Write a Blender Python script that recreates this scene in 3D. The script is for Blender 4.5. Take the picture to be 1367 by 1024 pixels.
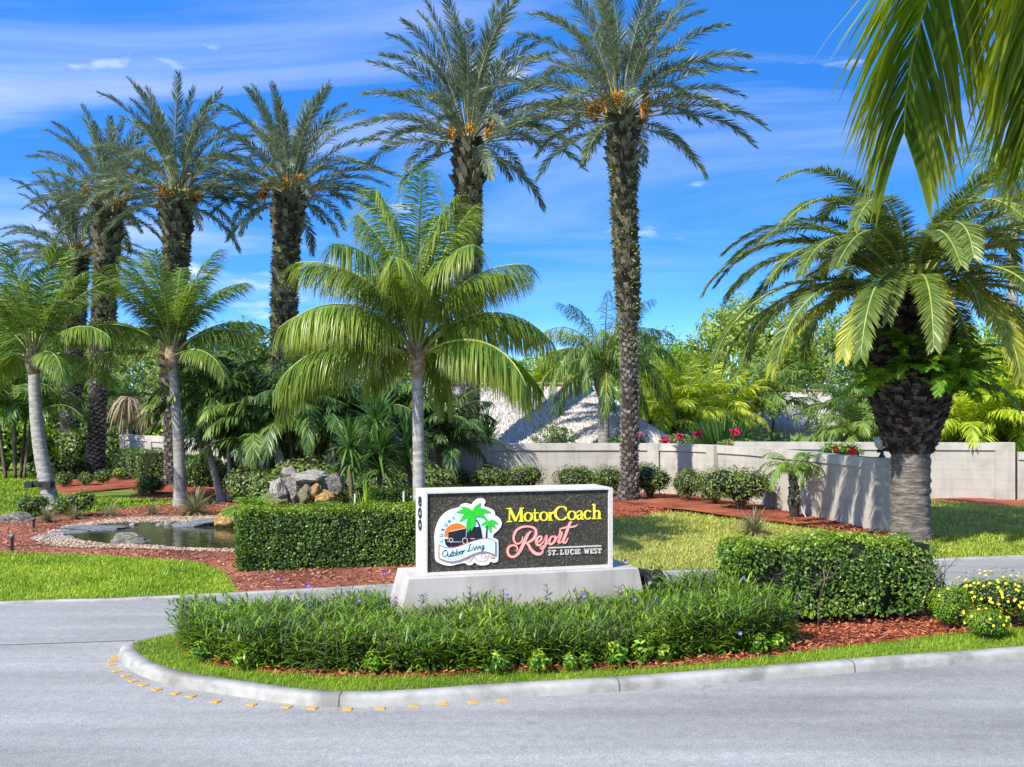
import bpy, math, random
import numpy as np
from math import radians as R, sin, cos, pi
from mathutils import Vector, noise as mnoise

for _o in list(bpy.data.objects):
    bpy.data.objects.remove(_o)
SC = bpy.context.scene
COL = SC.collection
# ------------------------------------------------------------------ camera
F, H, CX, HY = 1350.0, 2.6, 683.5, 545.0        # focal length in photo pixels, camera height, centre column, horizon row
cd = bpy.data.cameras.new('camera'); cam = bpy.data.objects.new('camera', cd); COL.objects.link(cam)
cd.sensor_fit = 'HORIZONTAL'; cd.sensor_width = 36; cd.lens = F / 1367 * 36
cd.shift_y = (HY - 512) / 1367; cd.clip_end = 3000; cd.clip_start = 0.05
cam.location = (0, 0, H); cam.rotation_euler = (R(90), 0, 0)
SC.camera = cam
# ------------------------------------------------------------------ sun, sky, exposure
SUN_EL, SUN_AZ = R(43), R(223)
sd = bpy.data.lights.new('sun', 'SUN'); sun = bpy.data.objects.new('sun', sd); COL.objects.link(sun)
sd.energy = 3.7; sd.angle = R(0.6); sd.color = (1.0, 0.93, 0.82)
sun_dir = Vector((sin(SUN_AZ) * cos(SUN_EL), cos(SUN_AZ) * cos(SUN_EL), sin(SUN_EL)))
sun.rotation_euler = sun_dir.to_track_quat('Z', 'Y').to_euler(); sun.location = sun_dir * 60
W = bpy.data.worlds.new('World'); SC.world = W; W.use_nodes = True
def world_nodes():
    nt = W.node_tree; N = nt.nodes; L = nt.links
    N.clear()
    out = N.new('ShaderNodeOutputWorld'); bg = N.new('ShaderNodeBackground'); bg.inputs[1].default_value = 0.15
    tc = N.new('ShaderNodeTexCoord')
    lift = N.new('ShaderNodeVectorMath'); lift.operation = 'MULTIPLY_ADD'
    lift.inputs[1].default_value = (1, 1, 3.2); lift.inputs[2].default_value = (0, 0, 0.055)
    nrm = N.new('ShaderNodeVectorMath'); nrm.operation = 'NORMALIZE'
    sky = N.new('ShaderNodeTexSky'); sky.sky_type = 'NISHITA'; sky.sun_disc = False
    sky.sun_elevation = SUN_EL; sky.sun_rotation = SUN_AZ; sky.air_density = 1.0; sky.dust_density = 0.4; sky.ozone_density = 2.5
    L.new(tc.outputs['Generated'], lift.inputs[0]); L.new(lift.outputs[0], nrm.inputs[0]); L.new(nrm.outputs[0], sky.inputs[0])
    hs = N.new('ShaderNodeHueSaturation'); hs.inputs['Saturation'].default_value = 1.36; hs.inputs['Value'].default_value = 1.25; hs.inputs['Hue'].default_value = 0.508
    L.new(sky.outputs[0], hs.inputs['Color'])
    # cirrus: noise on the direction projected on a high flat layer
    sep = N.new('ShaderNodeSeparateXYZ'); L.new(tc.outputs['Generated'], sep.inputs[0])
    zz = N.new('ShaderNodeMath'); zz.operation = 'MAXIMUM'; zz.inputs[1].default_value = 0.0; L.new(sep.outputs[2], zz.inputs[0])
    za = N.new('ShaderNodeMath'); za.operation = 'ADD'; za.inputs[1].default_value = 0.12; L.new(zz.outputs[0], za.inputs[0])
    dv = N.new('ShaderNodeVectorMath'); dv.operation = 'DIVIDE'
    cmb = N.new('ShaderNodeCombineXYZ'); [L.new(za.outputs[0], cmb.inputs[i]) for i in range(3)]
    L.new(tc.outputs['Generated'], dv.inputs[0]); L.new(cmb.outputs[0], dv.inputs[1])
    mp = N.new('ShaderNodeMapping'); mp.inputs['Rotation'].default_value = (0, 0, R(24)); mp.inputs['Scale'].default_value = (0.5, 1.15, 0)
    mp.inputs['Location'].default_value = (1.3, 0.45, 0)
    L.new(dv.outputs[0], mp.inputs[0])
    n1 = N.new('ShaderNodeTexNoise'); n1.inputs['Scale'].default_value = 0.85; n1.inputs['Detail'].default_value = 9; n1.inputs['Roughness'].default_value = 0.58
    n1.inputs['Distortion'].default_value = 0.7
    L.new(mp.outputs[0], n1.inputs['Vector'])
    r1 = N.new('ShaderNodeValToRGB'); r1.color_ramp.elements[0].position = 0.47; r1.color_ramp.elements[1].position = 0.80
    r1.color_ramp.elements[0].color = (0, 0, 0, 1); r1.color_ramp.elements[1].color = (.92, .92, .92, 1)
    L.new(n1.outputs[0], r1.inputs[0])
    # few small puffs low down
    mp2 = N.new('ShaderNodeMapping'); mp2.inputs['Scale'].default_value = (7, 7, 26); mp2.inputs['Location'].default_value = (2.2, 0, 4.1); L.new(tc.outputs['Generated'], mp2.inputs[0])
    n2 = N.new('ShaderNodeTexNoise'); n2.inputs['Scale'].default_value = 1.0; n2.inputs['Detail'].default_value = 7; L.new(mp2.outputs[0], n2.inputs['Vector'])
    r2 = N.new('ShaderNodeValToRGB'); r2.color_ramp.elements[0].position = 0.63; r2.color_ramp.elements[1].position = 0.80
    L.new(n2.outputs[0], r2.inputs[0])
    # the cirrus thins out towards the horizon and towards the east (+x)
    cx = N.new('ShaderNodeMath'); cx.operation = 'MULTIPLY_ADD'; cx.inputs[1].default_value = -0.55; L.new(sep.outputs[0], cx.inputs[0])
    cz = N.new('ShaderNodeMapRange'); cz.inputs[1].default_value = .10; cz.inputs[2].default_value = .36; cz.inputs[3].default_value = .12; cz.inputs[4].default_value = .95; L.new(sep.outputs[2], cz.inputs[0]); L.new(cz.outputs[0], cx.inputs[2]); cx.use_clamp = True
    cm_ = N.new('ShaderNodeMath'); cm_.operation = 'MULTIPLY'; L.new(r1.outputs[0], cm_.inputs[0]); L.new(cx.outputs[0], cm_.inputs[1])
    mx = N.new('ShaderNodeMath'); mx.operation = 'MAXIMUM'; L.new(cm_.outputs[0], mx.inputs[0]); L.new(r2.outputs[0], mx.inputs[1])
    mix = N.new('ShaderNodeMixRGB'); mix.inputs[2].default_value = (4.2, 4.3, 4.75, 1)
    L.new(mx.outputs[0], mix.inputs[0]); L.new(hs.outputs[0], mix.inputs[1])
    L.new(mix.outputs[0], bg.inputs[0]); L.new(bg.outputs[0], out.inputs[0])
world_nodes()
SC.view_settings.view_transform = 'Standard'; SC.view_settings.look = 'None'; SC.view_settings.exposure = 1.14; SC.view_settings.gamma = 1.0
SC.cycles.max_bounces = 6; SC.cycles.diffuse_bounces = 3; SC.cycles.glossy_bounces = 3; SC.cycles.transmission_bounces = 3; SC.cycles.transparent_max_bounces = 4

# ------------------------------------------------------------------ helpers
def G(px, py, z=0.0):
    d = F * (H - z) / (py - HY); return np.array([(px - CX) * d / F, d, z])
def At(px, py, Y):
    return np.array([(px - CX) * Y / F, Y, H - (py - HY) * Y / F])
rng = np.random.default_rng(7); random.seed(7)
def reseed(n):
    global rng
    rng = np.random.default_rng(n); random.seed(n)
def U(a, b, n=None): return rng.uniform(a, b, n)
def nz(v):
    return v / np.maximum(np.linalg.norm(v, axis=-1, keepdims=True), 1e-9)

HARD = {'wall_stucco', 'wall_cap_stucco', 'sign_base_stucco', 'white_paint', 'black_plastic', 'sandblasted_panel', 'cream_board', 'pale_blue_paint', 'orange_paint', 'ink_paint', 'green_paint', 'yellow_paint', 'pink_paint', 'red_line_paint', 'amber_reflector', 'joint_filler', 'date_trunk_scale', 'canary_boot', 'mulch_chip', 'brown_mulch_chip', 'thatch'}
class MB:
    def __init__(s): s.V = []; s.Q = []; s.T = []; s.n = 0; s.QM = []; s.TM = []; s.A = []; s.P = []
    def add(s, v, quads=None, tris=None, m=0, a=None):
        v = np.asarray(v, dtype=np.float64).reshape(-1, 3); o = s.n
        s.V.append(v); s.n += len(v)
        s.A.append(np.zeros(len(v)) if a is None else np.broadcast_to(np.asarray(a, float).reshape(-1), (len(v),)).copy())
        if quads is not None and len(quads):
            q = np.asarray(quads, dtype=np.int64).reshape(-1, 4) + o; s.Q.append(q); s.QM.append(np.full(len(q), m))
        if tris is not None and len(tris):
            t = np.asarray(tris, dtype=np.int64).reshape(-1, 3) + o; s.T.append(t); s.TM.append(np.full(len(t), m))
    def poly(s, v, idx, m=0):      # an ngon
        o = s.n; v = np.asarray(v, float).reshape(-1, 3); s.V.append(v); s.n += len(v); s.A.append(np.zeros(len(v)))
        for f in idx: s.P.append((np.asarray(f) + o, m))
    def mesh(s, name, mats, smooth=False):
        me = bpy.data.meshes.new(name)
        if s.n == 0: return me
        V = np.concatenate(s.V); A = np.concatenate(s.A)
        Q = np.concatenate(s.Q) if s.Q else np.zeros((0, 4), int); T = np.concatenate(s.T) if s.T else np.zeros((0, 3), int)
        loops = [Q.ravel(), T.ravel()] + [p for p, _ in s.P]
        tot = [np.full(len(Q), 4), np.full(len(T), 3), np.array([len(p) for p, _ in s.P], int)]
        mi = np.concatenate([*(s.QM), *(s.TM), np.array([m for _, m in s.P], int)]) if (s.Q or s.T or s.P) else np.zeros(0, int)
        loops = np.concatenate(loops).astype(np.int32); tot = np.concatenate(tot).astype(np.int32)
        st = np.concatenate([[0], np.cumsum(tot)[:-1]]).astype(np.int32)
        me.vertices.add(len(V)); me.vertices.foreach_set('co', V.astype(np.float32).ravel())
        me.loops.add(len(loops)); me.loops.foreach_set('vertex_index', loops)
        me.polygons.add(len(tot)); me.polygons.foreach_set('loop_start', st); me.polygons.foreach_set('loop_total', tot)
        me.polygons.foreach_set('material_index', mi.astype(np.int32))
        first = (mats[0] if isinstance(mats, (list, tuple)) else mats).name
        me.polygons.foreach_set('use_smooth', np.full(len(tot), bool(smooth or first not in HARD)))
        at = me.attributes.new('tip', 'FLOAT', 'POINT'); at.data.foreach_set('value', A.astype(np.float32))
        for m in (mats if isinstance(mats, (list, tuple)) else [mats]): me.materials.append(m)
        me.update(calc_edges=True)
        return me
    def obj(s, name, mats, parent=None, loc=None, smooth=False):
        return link(name, s.mesh(name, mats, smooth), parent, loc)

def link(name, data, parent=None, loc=None, rz=0.0, sc=None):
    o = bpy.data.objects.new(name, data); COL.objects.link(o)
    if parent is not None: o.parent = parent
    if loc is not None: o.location = tuple(float(c) for c in loc)
    if rz: o.rotation_euler = (0, 0, rz)
    if sc is not None: o.scale = (sc, sc, sc) if np.isscalar(sc) else sc
    return o
def tag(o, label, cat, group=None, kind=None):
    o['label'] = label; o['category'] = cat
    if group: o['group'] = group
    if kind: o['kind'] = kind
    return o
def thing(name, loc, label, cat, group=None, rz=0.0, sc=None):
    return tag(link(name, None, None, loc, rz, sc), label, cat, group)
def struct(o): o['kind'] = 'structure'; return o
def stuff(o, label=None, cat=None):
    o['kind'] = 'stuff'
    if label: o['label'] = label; o['category'] = cat
    return o

def box(mb, x0, x1, y0, y1, z0, z1, m=0, bev=0.0):
    if bev <= 0:
        v = [(x0, y0, z0), (x1, y0, z0), (x1, y1, z0), (x0, y1, z0), (x0, y0, z1), (x1, y0, z1), (x1, y1, z1), (x0, y1, z1)]
        mb.add(v, [(3, 2, 1, 0), (4, 5, 6, 7), (0, 1, 5, 4), (1, 2, 6, 5), (2, 3, 7, 6), (3, 0, 4, 7)], m=m)
    else:
        b = bev
        def ring(z, i): return [(x0 + i, y0 + i, z), (x1 - i, y0 + i, z), (x1 - i, y1 - i, z), (x0 + i, y1 - i, z)]
        v = ring(z0, 0) + ring(z1 - b, 0) + ring(z1, b)
        q = [(3, 2, 1, 0), (8, 9, 10, 11)]
        for k in (0, 4):
            for i in range(4):
                j = (i + 1) % 4; q.append((k + i, k + j, k + 4 + j, k + 4 + i))
        mb.add(v, q, m=m)
def tube(mb, pts, rad, sides=6, m=0, cap=True, a=None):
    pts = np.asarray(pts, float); n = len(pts); rad = np.broadcast_to(np.asarray(rad, float), (n,))
    tg = np.gradient(pts, axis=0); tg = nz(tg)
    ref = np.array([0, 0, 1.0]) if abs(tg[0][2]) < 0.9 else np.array([1.0, 0, 0])
    u = nz(np.cross(tg, ref)); w = np.cross(tg, u)
    th = np.linspace(0, 2 * pi, sides, endpoint=False)
    v = pts[:, None, :] + rad[:, None, None] * (np.cos(th)[None, :, None] * u[:, None, :] + np.sin(th)[None, :, None] * w[:, None, :])
    i = np.arange(n - 1)[:, None] * sides; j = np.arange(sides)[None, :]; j2 = (j + 1) % sides
    q = np.stack([i + j, i + j2, i + sides + j2, i + sides + j], -1).reshape(-1, 4)
    v = v.reshape(-1, 3)
    tr = []
    if cap:
        v = np.concatenate([v, pts[:1], pts[-1:]]); c0, c1 = n * sides, n * sides + 1
        for k in range(sides):
            tr.append((c0, (k + 1) % sides, k)); tr.append((c1, (n - 1) * sides + k, (n - 1) * sides + (k + 1) % sides))
    mb.add(v, q, tr, m=m, a=a)
def blades(mb, base, d, wd, ln, wid, grav=0.0, nseg=2, prof=None, m=0, att=None):
    """many tapering leaf blades at once, each an island of nseg quads"""
    n = len(base)
    if n == 0: return
    ln = np.broadcast_to(ln, (n,)); wid = np.broadcast_to(wid, (n,)); grav = np.broadcast_to(grav, (n,))
    if prof is None: prof = {1: [1, .1], 2: [.35, 1, .04], 3: [.5, 1, .8, .03], 4: [.5, 1, .95, .65, .03], 5: [.5, .95, 1, .85, .55, .03]}[nseg]
    p = base.copy(); d = nz(d); wd = nz(wd - (wd * d).sum(1, keepdims=True) * d)
    rows = []; at = []
    for k in range(nseg + 1):
        hw = (wid * prof[k] * 0.5)[:, None]
        rows.append(p - wd * hw); rows.append(p + wd * hw); at += [k / nseg] * 2
        if k < nseg:
            d = d.copy(); d[:, 2] -= grav / nseg; d = nz(d)
            p = p + d * (ln / nseg)[:, None]
    v = np.stack(rows, 1)                       # n, 2(nseg+1), 3
    st = 2 * (nseg + 1); o = np.arange(n)[:, None] * st
    q = np.concatenate([o + np.array([2 * k, 2 * k + 1, 2 * k + 3, 2 * k + 2])[None] for k in range(nseg)], 0)
    a = np.tile(np.array(at), n) if att is None else np.repeat(att, st)
    mb.add(v.reshape(-1, 3), q, m=m, a=a)
def leaves(mb, pos, out, size, asp=0.5, m=0, up=0.2, jit=0.8, fold=True):
    """small leaves scattered at pos, roughly facing out"""
    n = len(pos)
    if n == 0: return
    r = rng.normal(size=(n, 3))
    nrm = nz(out + jit * r * 0.6 + np.array([0, 0, up]))
    t = nz(np.cross(nrm, rng.normal(size=(n, 3))))
    w = np.cross(nrm, t)
    s = (np.broadcast_to(size, (n,)) * U(.7, 1.3, n))[:, None]
    b = pos; c = pos + t * s; mid = pos + t * s * 0.45
    l = mid + w * s * asp * 0.5 + nrm * s * 0.08; rr = mid - w * s * asp * 0.5 + nrm * s * 0.08
    v = np.stack([b, l, c, rr], 1).reshape(-1, 3)
    q = np.arange(n)[:, None] * 4 + np.array([0, 1, 2, 3])[None]
    mb.add(v, q, m=m, a=np.tile([0, .5, 1, .5], n))
def inpoly(P, x, y):
    P = np.asarray(P)[:, :2]; c = np.zeros(len(x), bool); j = len(P) - 1
    for i in range(len(P)):
        xi, yi = P[i]; xj, yj = P[j]
        if yi != yj:
            c ^= ((yi > y) != (yj > y)) & (x < (xj - xi) * (y - yi) / (yj - yi) + xi)
        j = i
    return c
def scatter(P, n, holes=()):
    P = np.asarray(P, float)[:, :2]; lo, hi = P.min(0), P.max(0)
    area = abs(0.5 * np.sum(P[:, 0] * np.roll(P[:, 1], -1) - P[:, 1] * np.roll(P[:, 0], -1)))
    k = int(n * area) if n < 1e5 else int(n)
    m = int(k * (hi - lo).prod() / max(area, 1e-6)) + 1
    x = U(lo[0], hi[0], m); y = U(lo[1], hi[1], m)
    ok = inpoly(P, x, y)
    for h in holes: ok &= ~inpoly(h, x, y)
    return np.stack([x[ok], y[ok]], 1)
def smooth_path(P, n=6, closed=False):
    P = np.asarray(P, float); out = []; N = len(P)
    rngk = range(N if closed else N - 1)
    for i in rngk:
        if closed: p0, p1, p2, p3 = P[i - 1], P[i], P[(i + 1) % N], P[(i + 2) % N]
        else: p0, p1, p2, p3 = P[max(i - 1, 0)], P[i], P[i + 1], P[min(i + 2, N - 1)]
        for k in range(n):
            t = k / n
            out.append(0.5 * ((2 * p1) + (-p0 + p2) * t + (2 * p0 - 5 * p1 + 4 * p2 - p3) * t * t + (-p0 + 3 * p1 - 3 * p2 + p3) * t ** 3))
    if not closed: out.append(P[-1])
    return np.array(out)
def tri_fill(P2):
    from mathutils.geometry import tessellate_polygon
    return tessellate_polygon([[Vector((p[0], p[1], 0)) for p in P2]])
def sheet(name, P, z, mat, smooth=True):
    """a flat sheet of ground over outline P"""
    P = np.asarray(P, float)[:, :2]; mb = MB(); t = tri_fill(P)
    v = np.column_stack([P, np.full(len(P), z)])
    t = [tuple(x) for x in t]
    fl = []
    for a, b, c in t:
        n = (P[b][0] - P[a][0]) * (P[c][1] - P[a][1]) - (P[b][1] - P[a][1]) * (P[c][0] - P[a][0])
        fl.append((a, b, c) if n > 0 else (a, c, b))
    mb.add(v, tris=fl)
    return struct(mb.obj(name, mat))
def mound(name, P, c, z0, h, mat, rings=7, bump=0.03, seed=0):
    """a low mound over a star-shaped outline"""
    P = np.asarray(P, float)[:, :2]; c = np.asarray(c, float)[:2]; n = len(P); mb = MB(); V = []
    for k in range(rings + 1):
        t = k / rings; s = 1 - t
        for i, p in enumerate(P):
            q = c + (p - c) * s
            zz = z0 + h * (1 - s ** 2.2) + (bump * mnoise.noise(Vector((q[0] * 2.3 + seed, q[1] * 2.3, seed))) if k else 0)
            V.append((q[0], q[1], max(zz, z0)))
    Q = []
    for k in range(rings):
        for i in range(n):
            j = (i + 1) % n; Q.append((k * n + i, k * n + j, (k + 1) * n + j, (k + 1) * n + i))
    mb.add(V, Q)
    return struct(mb.obj(name, mat, smooth=True))

# ------------------------------------------------------------------ materials
def newmat(name):
    m = bpy.data.materials.new(name); m.use_nodes = True; nt = m.node_tree
    b = nt.nodes['Principled BSDF']
    return m, nt, nt.nodes, nt.links, b
def ramp(N, cols, pos=None):
    r = N.new('ShaderNodeValToRGB'); e = r.color_ramp.elements
    while len(e) < len(cols): e.new(0.5)
    for i, c in enumerate(cols):
        e[i].position = i / (len(cols) - 1) if pos is None else pos[i]; e[i].color = (*c, 1)
    return r
def leafmat(name, dark, mid, light, tip=None, tipamt=0.8, trans=0.3, rough=0.42, scale=1.2, gain=1.3):
    dark, mid, light = [tuple(min(.85, x * g_) for x in c_) for c_, g_ in ((dark, gain), (mid, gain), (light, gain * .97))]
    m, nt, N, L, b = newmat(name)
    g = N.new('ShaderNodeNewGeometry'); tc = N.new('ShaderNodeTexCoord'); oi = N.new('ShaderNodeObjectInfo')
    nt_ = N.new('ShaderNodeTexNoise'); nt_.inputs['Scale'].default_value = scale; nt_.inputs['Detail'].default_value = 2; L.new(g.outputs['Position'], nt_.inputs['Vector'])
    a = N.new('ShaderNodeMath'); a.operation = 'MULTIPLY_ADD'; a.inputs[1].default_value = 0.62; L.new(g.outputs['Random Per Island'], a.inputs[0])
    s = N.new('ShaderNodeMath'); s.operation = 'MULTIPLY_ADD'; s.inputs[1].default_value = 1.1; s.inputs[2].default_value = -0.48; L.new(nt_.outputs[0], s.inputs[0])
    s2 = N.new('ShaderNodeMath'); s2.operation = 'MULTIPLY_ADD'; s2.inputs[1].default_value = 0.25; L.new(oi.outputs['Random'], s2.inputs[0]); L.new(s.outputs[0], s2.inputs[2])
    L.new(s2.outputs[0], a.inputs[2])
    r = ramp(N, [dark, mid, light], [0.08, 0.5, 0.95]); L.new(a.outputs[0], r.inputs[0])
    col = r.outputs[0]
    if tip is not None:
        at = N.new('ShaderNodeAttribute'); at.attribute_name = 'tip'
        pw = N.new('ShaderNodeMath'); pw.operation = 'POWER'; pw.inputs[1].default_value = 1.6; L.new(at.outputs['Fac'], pw.inputs[0])
        ml = N.new('ShaderNodeMath'); ml.operation = 'MULTIPLY'; ml.inputs[1].default_value = tipamt; L.new(pw.outputs[0], ml.inputs[0])
        mx = N.new('ShaderNodeMixRGB'); mx.inputs[2].default_value = (*tip, 1); L.new(ml.outputs[0], mx.inputs[0]); L.new(col, mx.inputs[1]); col = mx.outputs[0]
    L.new(col, b.inputs['Base Color']); b.inputs['Roughness'].default_value = rough
    b.inputs['Specular IOR Level'].default_value = 0.35
    if trans > 0:
        t = N.new('ShaderNodeBsdfTranslucent'); hs = N.new('ShaderNodeHueSaturation'); hs.inputs['Value'].default_value = 1.5; hs.inputs['Saturation'].default_value = 1.1; hs.inputs['Hue'].default_value = 0.485
        L.new(col, hs.inputs['Color']); L.new(hs.outputs[0], t.inputs[0])
        ms = N.new('ShaderNodeMixShader'); ms.inputs[0].default_value = trans
        L.new(b.outputs[0], ms.inputs[1]); L.new(t.outputs[0], ms.inputs[2]); L.new(ms.outputs[0], N['Material Output'].inputs[0])
    return m
def noisemat(name, cols, scale=5, detail=6, rough=0.8, bump=0.0, bscale=None, spec=0.3, pos=None, island=0.0, stretch=None, big=0.0, bdist=0.02):
    m, nt, N, L, b = newmat(name)
    tc = N.new('ShaderNodeTexCoord'); vec = tc.outputs['Object']
    if stretch:
        mp = N.new('ShaderNodeMapping'); mp.inputs['Scale'].default_value = stretch; L.new(vec, mp.inputs[0]); vec = mp.outputs[0]
    n = N.new('ShaderNodeTexNoise'); n.inputs['Scale'].default_value = scale; n.inputs['Detail'].default_value = detail; n.inputs['Roughness'].default_value = .65; L.new(vec, n.inputs['Vector'])
    f = n.outputs[0]
    if island:
        g = N.new('ShaderNodeNewGeometry'); a = N.new('ShaderNodeMath'); a.operation = 'MULTIPLY_ADD'; a.inputs[1].default_value = island; L.new(g.outputs['Random Per Island'], a.inputs[0])
        a2 = N.new('ShaderNodeMath'); a2.operation = 'SUBTRACT'; a2.inputs[1].default_value = island * .5; L.new(f, a2.inputs[0]); L.new(a2.outputs[0], a.inputs[2]); f = a.outputs[0]
    if big:
        n3 = N.new('ShaderNodeTexNoise'); n3.inputs['Scale'].default_value = big; n3.inputs['Detail'].default_value = 3; L.new(tc.outputs['Object'], n3.inputs['Vector'])
        a = N.new('ShaderNodeMath'); a.operation = 'MULTIPLY_ADD'; a.inputs[1].default_value = 0.9; L.new(n3.outputs[0], a.inputs[0])
        a2 = N.new('ShaderNodeMath'); a2.operation = 'SUBTRACT'; a2.inputs[1].default_value = 0.45; L.new(f, a2.inputs[0]); L.new(a2.outputs[0], a.inputs[2]); f = a.outputs[0]
    r = ramp(N, cols, pos or ([0.3 + 0.4 * i / (len(cols) - 1) for i in range(len(cols))])); L.new(f, r.inputs[0]); L.new(r.outputs[0], b.inputs['Base Color'])
    b.inputs['Roughness'].default_value = rough; b.inputs['Specular IOR Level'].default_value = spec
    if bump:
        n2 = N.new('ShaderNodeTexNoise'); n2.inputs['Scale'].default_value = bscale or scale * 4; n2.inputs['Detail'].default_value = 4; L.new(vec, n2.inputs['Vector'])
        bp = N.new('ShaderNodeBump'); bp.inputs['Strength'].default_value = bump; bp.inputs['Distance'].default_value = bdist; L.new(n2.outputs[0], bp.inputs['Height']); L.new(bp.outputs[0], b.inputs['Normal'])
    return m
def flat(name, c, rough=0.5, spec=0.4, metal=0.0):
    m, nt, N, L, b = newmat(name)
    n = N.new('ShaderNodeTexNoise'); n.inputs['Scale'].default_value = 25; n.inputs['Detail'].default_value = 4
    tc = N.new('ShaderNodeTexCoord'); L.new(tc.outputs['Object'], n.inputs['Vector'])
    r = ramp(N, [tuple(x * .86 for x in c), tuple(min(1, x * 1.08) for x in c)], [.3, .7]); L.new(n.outputs[0], r.inputs[0]); L.new(r.outputs[0], b.inputs['Base Color'])
    b.inputs['Roughness'].default_value = rough; b.inputs['Specular IOR Level'].default_value = spec; b.inputs['Metallic'].default_value = metal
    return m
M = {}
M['date'] = leafmat('date_leaf', (.035, .056, .028), (.085, .122, .065), (.20, .24, .14), trans=.26, rough=.4, scale=.5)
M['coco'] = leafmat('coconut_leaf', (.034, .085, .012), (.10, .19, .022), (.24, .32, .045), tip=(.34, .33, .06), tipamt=.5, trans=.35, rough=.36, scale=.7)
M['cocodark'] = leafmat('coconut_leaf_deep', (.03, .075, .015), (.08, .16, .026), (.19, .28, .045), tip=(.30, .30, .05), tipamt=.35, trans=.32, rough=.36, scale=.7)
M['cocofront'] = leafmat('coconut_leaf_near', (.035, .09, .008), (.085, .18, .013), (.17, .27, .025), tip=(.42, .40, .035), tipamt=.55, trans=.48, rough=.4, scale=1.0)
M['canary'] = leafmat('canary_leaf', (.026, .058, .012), (.060, .110, .018), (.13, .18, .028), tip=(.36, .35, .05), tipamt=.3, trans=.25, rough=.38, scale=.6)
M['canaryold'] = leafmat('canary_old_leaf', (.09, .14, .018), (.16, .215, .024), (.27, .30, .036), tip=(.60, .52, .06), tipamt=.7, trans=.28, rough=.38, scale=.6)
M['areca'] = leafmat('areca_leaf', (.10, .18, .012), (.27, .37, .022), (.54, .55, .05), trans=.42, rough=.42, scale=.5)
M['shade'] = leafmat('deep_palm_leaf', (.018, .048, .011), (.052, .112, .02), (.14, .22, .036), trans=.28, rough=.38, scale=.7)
M['queen'] = leafmat('queen_leaf', (.032, .075, .016), (.085, .16, .028), (.19, .27, .05), trans=.36, rough=.4, scale=.7)
M['hedge'] = leafmat('hedge_leaf', (.018, .048, .007), (.058, .125, .014), (.17, .27, .03), trans=.2, rough=.4, scale=1.6)
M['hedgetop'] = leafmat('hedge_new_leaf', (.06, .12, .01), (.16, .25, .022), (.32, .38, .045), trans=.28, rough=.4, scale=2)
M['bush'] = leafmat('bush_leaf', (.032, .058, .013), (.085, .132, .026), (.17, .23, .055), trans=.2, rough=.45, scale=2)
M['bright'] = leafmat('bright_leaf', (.05, .115, .01), (.14, .26, .02), (.34, .45, .05), trans=.35, rough=.4, scale=.9)
M['tree'] = leafmat('tree_leaf', (.05, .10, .014), (.13, .21, .03), (.29, .36, .07), trans=.36, rough=.45, scale=.7)
M['moss'] = leafmat('trunk_moss', (.04, .06, .012), (.11, .15, .02), (.25, .30, .04), trans=.2, rough=.6, scale=1)
M['ruellia'] = leafmat('ruellia_leaf', (.036, .080, .008), (.10, .195, .016), (.23, .34, .03), trans=.32, rough=.38, scale=1.8)
M['ruelliadark'] = leafmat('ruellia_bronze_leaf', (.028, .05, .018), (.06, .09, .03), (.10, .14, .045), trans=.2, rough=.42, scale=1.8)
M['varieg'] = leafmat('variegated_leaf', (.10, .22, .015), (.26, .38, .03), (.55, .56, .07), trans=.3, rough=.4, scale=4)
M['dracaena'] = leafmat('dracaena_leaf', (.022, .065, .014), (.06, .14, .026), (.13, .23, .055), trans=.25, rough=.36, scale=1)
M['fern'] = leafmat('fern_leaf', (.035, .10, .01), (.085, .20, .014), (.18, .32, .03), trans=.35, rough=.4, scale=1.5)
M['dry'] = leafmat('dry_leaf', (.14, .10, .06), (.25, .19, .12), (.40, .33, .23), trans=.2, rough=.7, scale=1)
M['grass'] = leafmat('lawn_blade', (.09, .17, .008), (.21, .35, .014), (.40, .50, .04), gain=1.0, trans=.3, rough=.5, scale=.9)
M['drygrass'] = leafmat('dry_lawn_blade', (.14, .19, .022), (.30, .335, .05), (.50, .48, .12), gain=1.0, trans=.3, rough=.6, scale=.8)
M['ornament'] = leafmat('ornamental_blade', (.10, .10, .045), (.20, .19, .09), (.32, .29, .15), trans=.2, rough=.6, scale=2)
M['rachis'] = noisemat('frond_stalk', [(.20, .24, .04), (.36, .38, .08)], 3, 2, .45)
M['rachisgrey'] = noisemat('grey_frond_stalk', [(.16, .18, .08), (.33, .31, .16)], 3, 2, .5)
M['fruit'] = noisemat('date_fruit', [(.26, .10, .010), (.52, .24, .02), (.66, .36, .05)], 9, 3, .5, island=.6)
M['datetrunk'] = noisemat('date_trunk_scale', [(.09, .078, .062), (.22, .197, .165), (.36, .335, .29)], 7, 5, .9, bump=.5, bscale=40, island=.3)
M['datetop'] = noisemat('date_boot', [(.03, .027, .018), (.085, .075, .048), (.20, .18, .12)], 7, 5, .9, bump=.5, bscale=40, island=.5)
M['trunkcore'] = noisemat('trunk_core', [(.012, .010, .008), (.05, .042, .033)], 9, 5, .95, bump=.6, bscale=30)
M['cocotrunk'] = noisemat('coconut_bark', [(.15, .14, .12), (.30, .285, .255), (.44, .42, .385)], 5, 6, .85, bump=.5, bscale=30, stretch=(1, 1, 3.5))
M['greytrunk'] = noisemat('grey_bark', [(.13, .125, .11), (.25, .24, .215), (.36, .345, .31)], 5, 6, .85, bump=.5, bscale=30, stretch=(1, 1, 3.5))
M['canarybark'] = noisemat('canary_bark', [(.045, .037, .03), (.155, .132, .11), (.33, .295, .26)], 4.5, 9, .9, bump=1.0, bscale=14, stretch=(1, 1, 5.5), bdist=.05)
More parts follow.
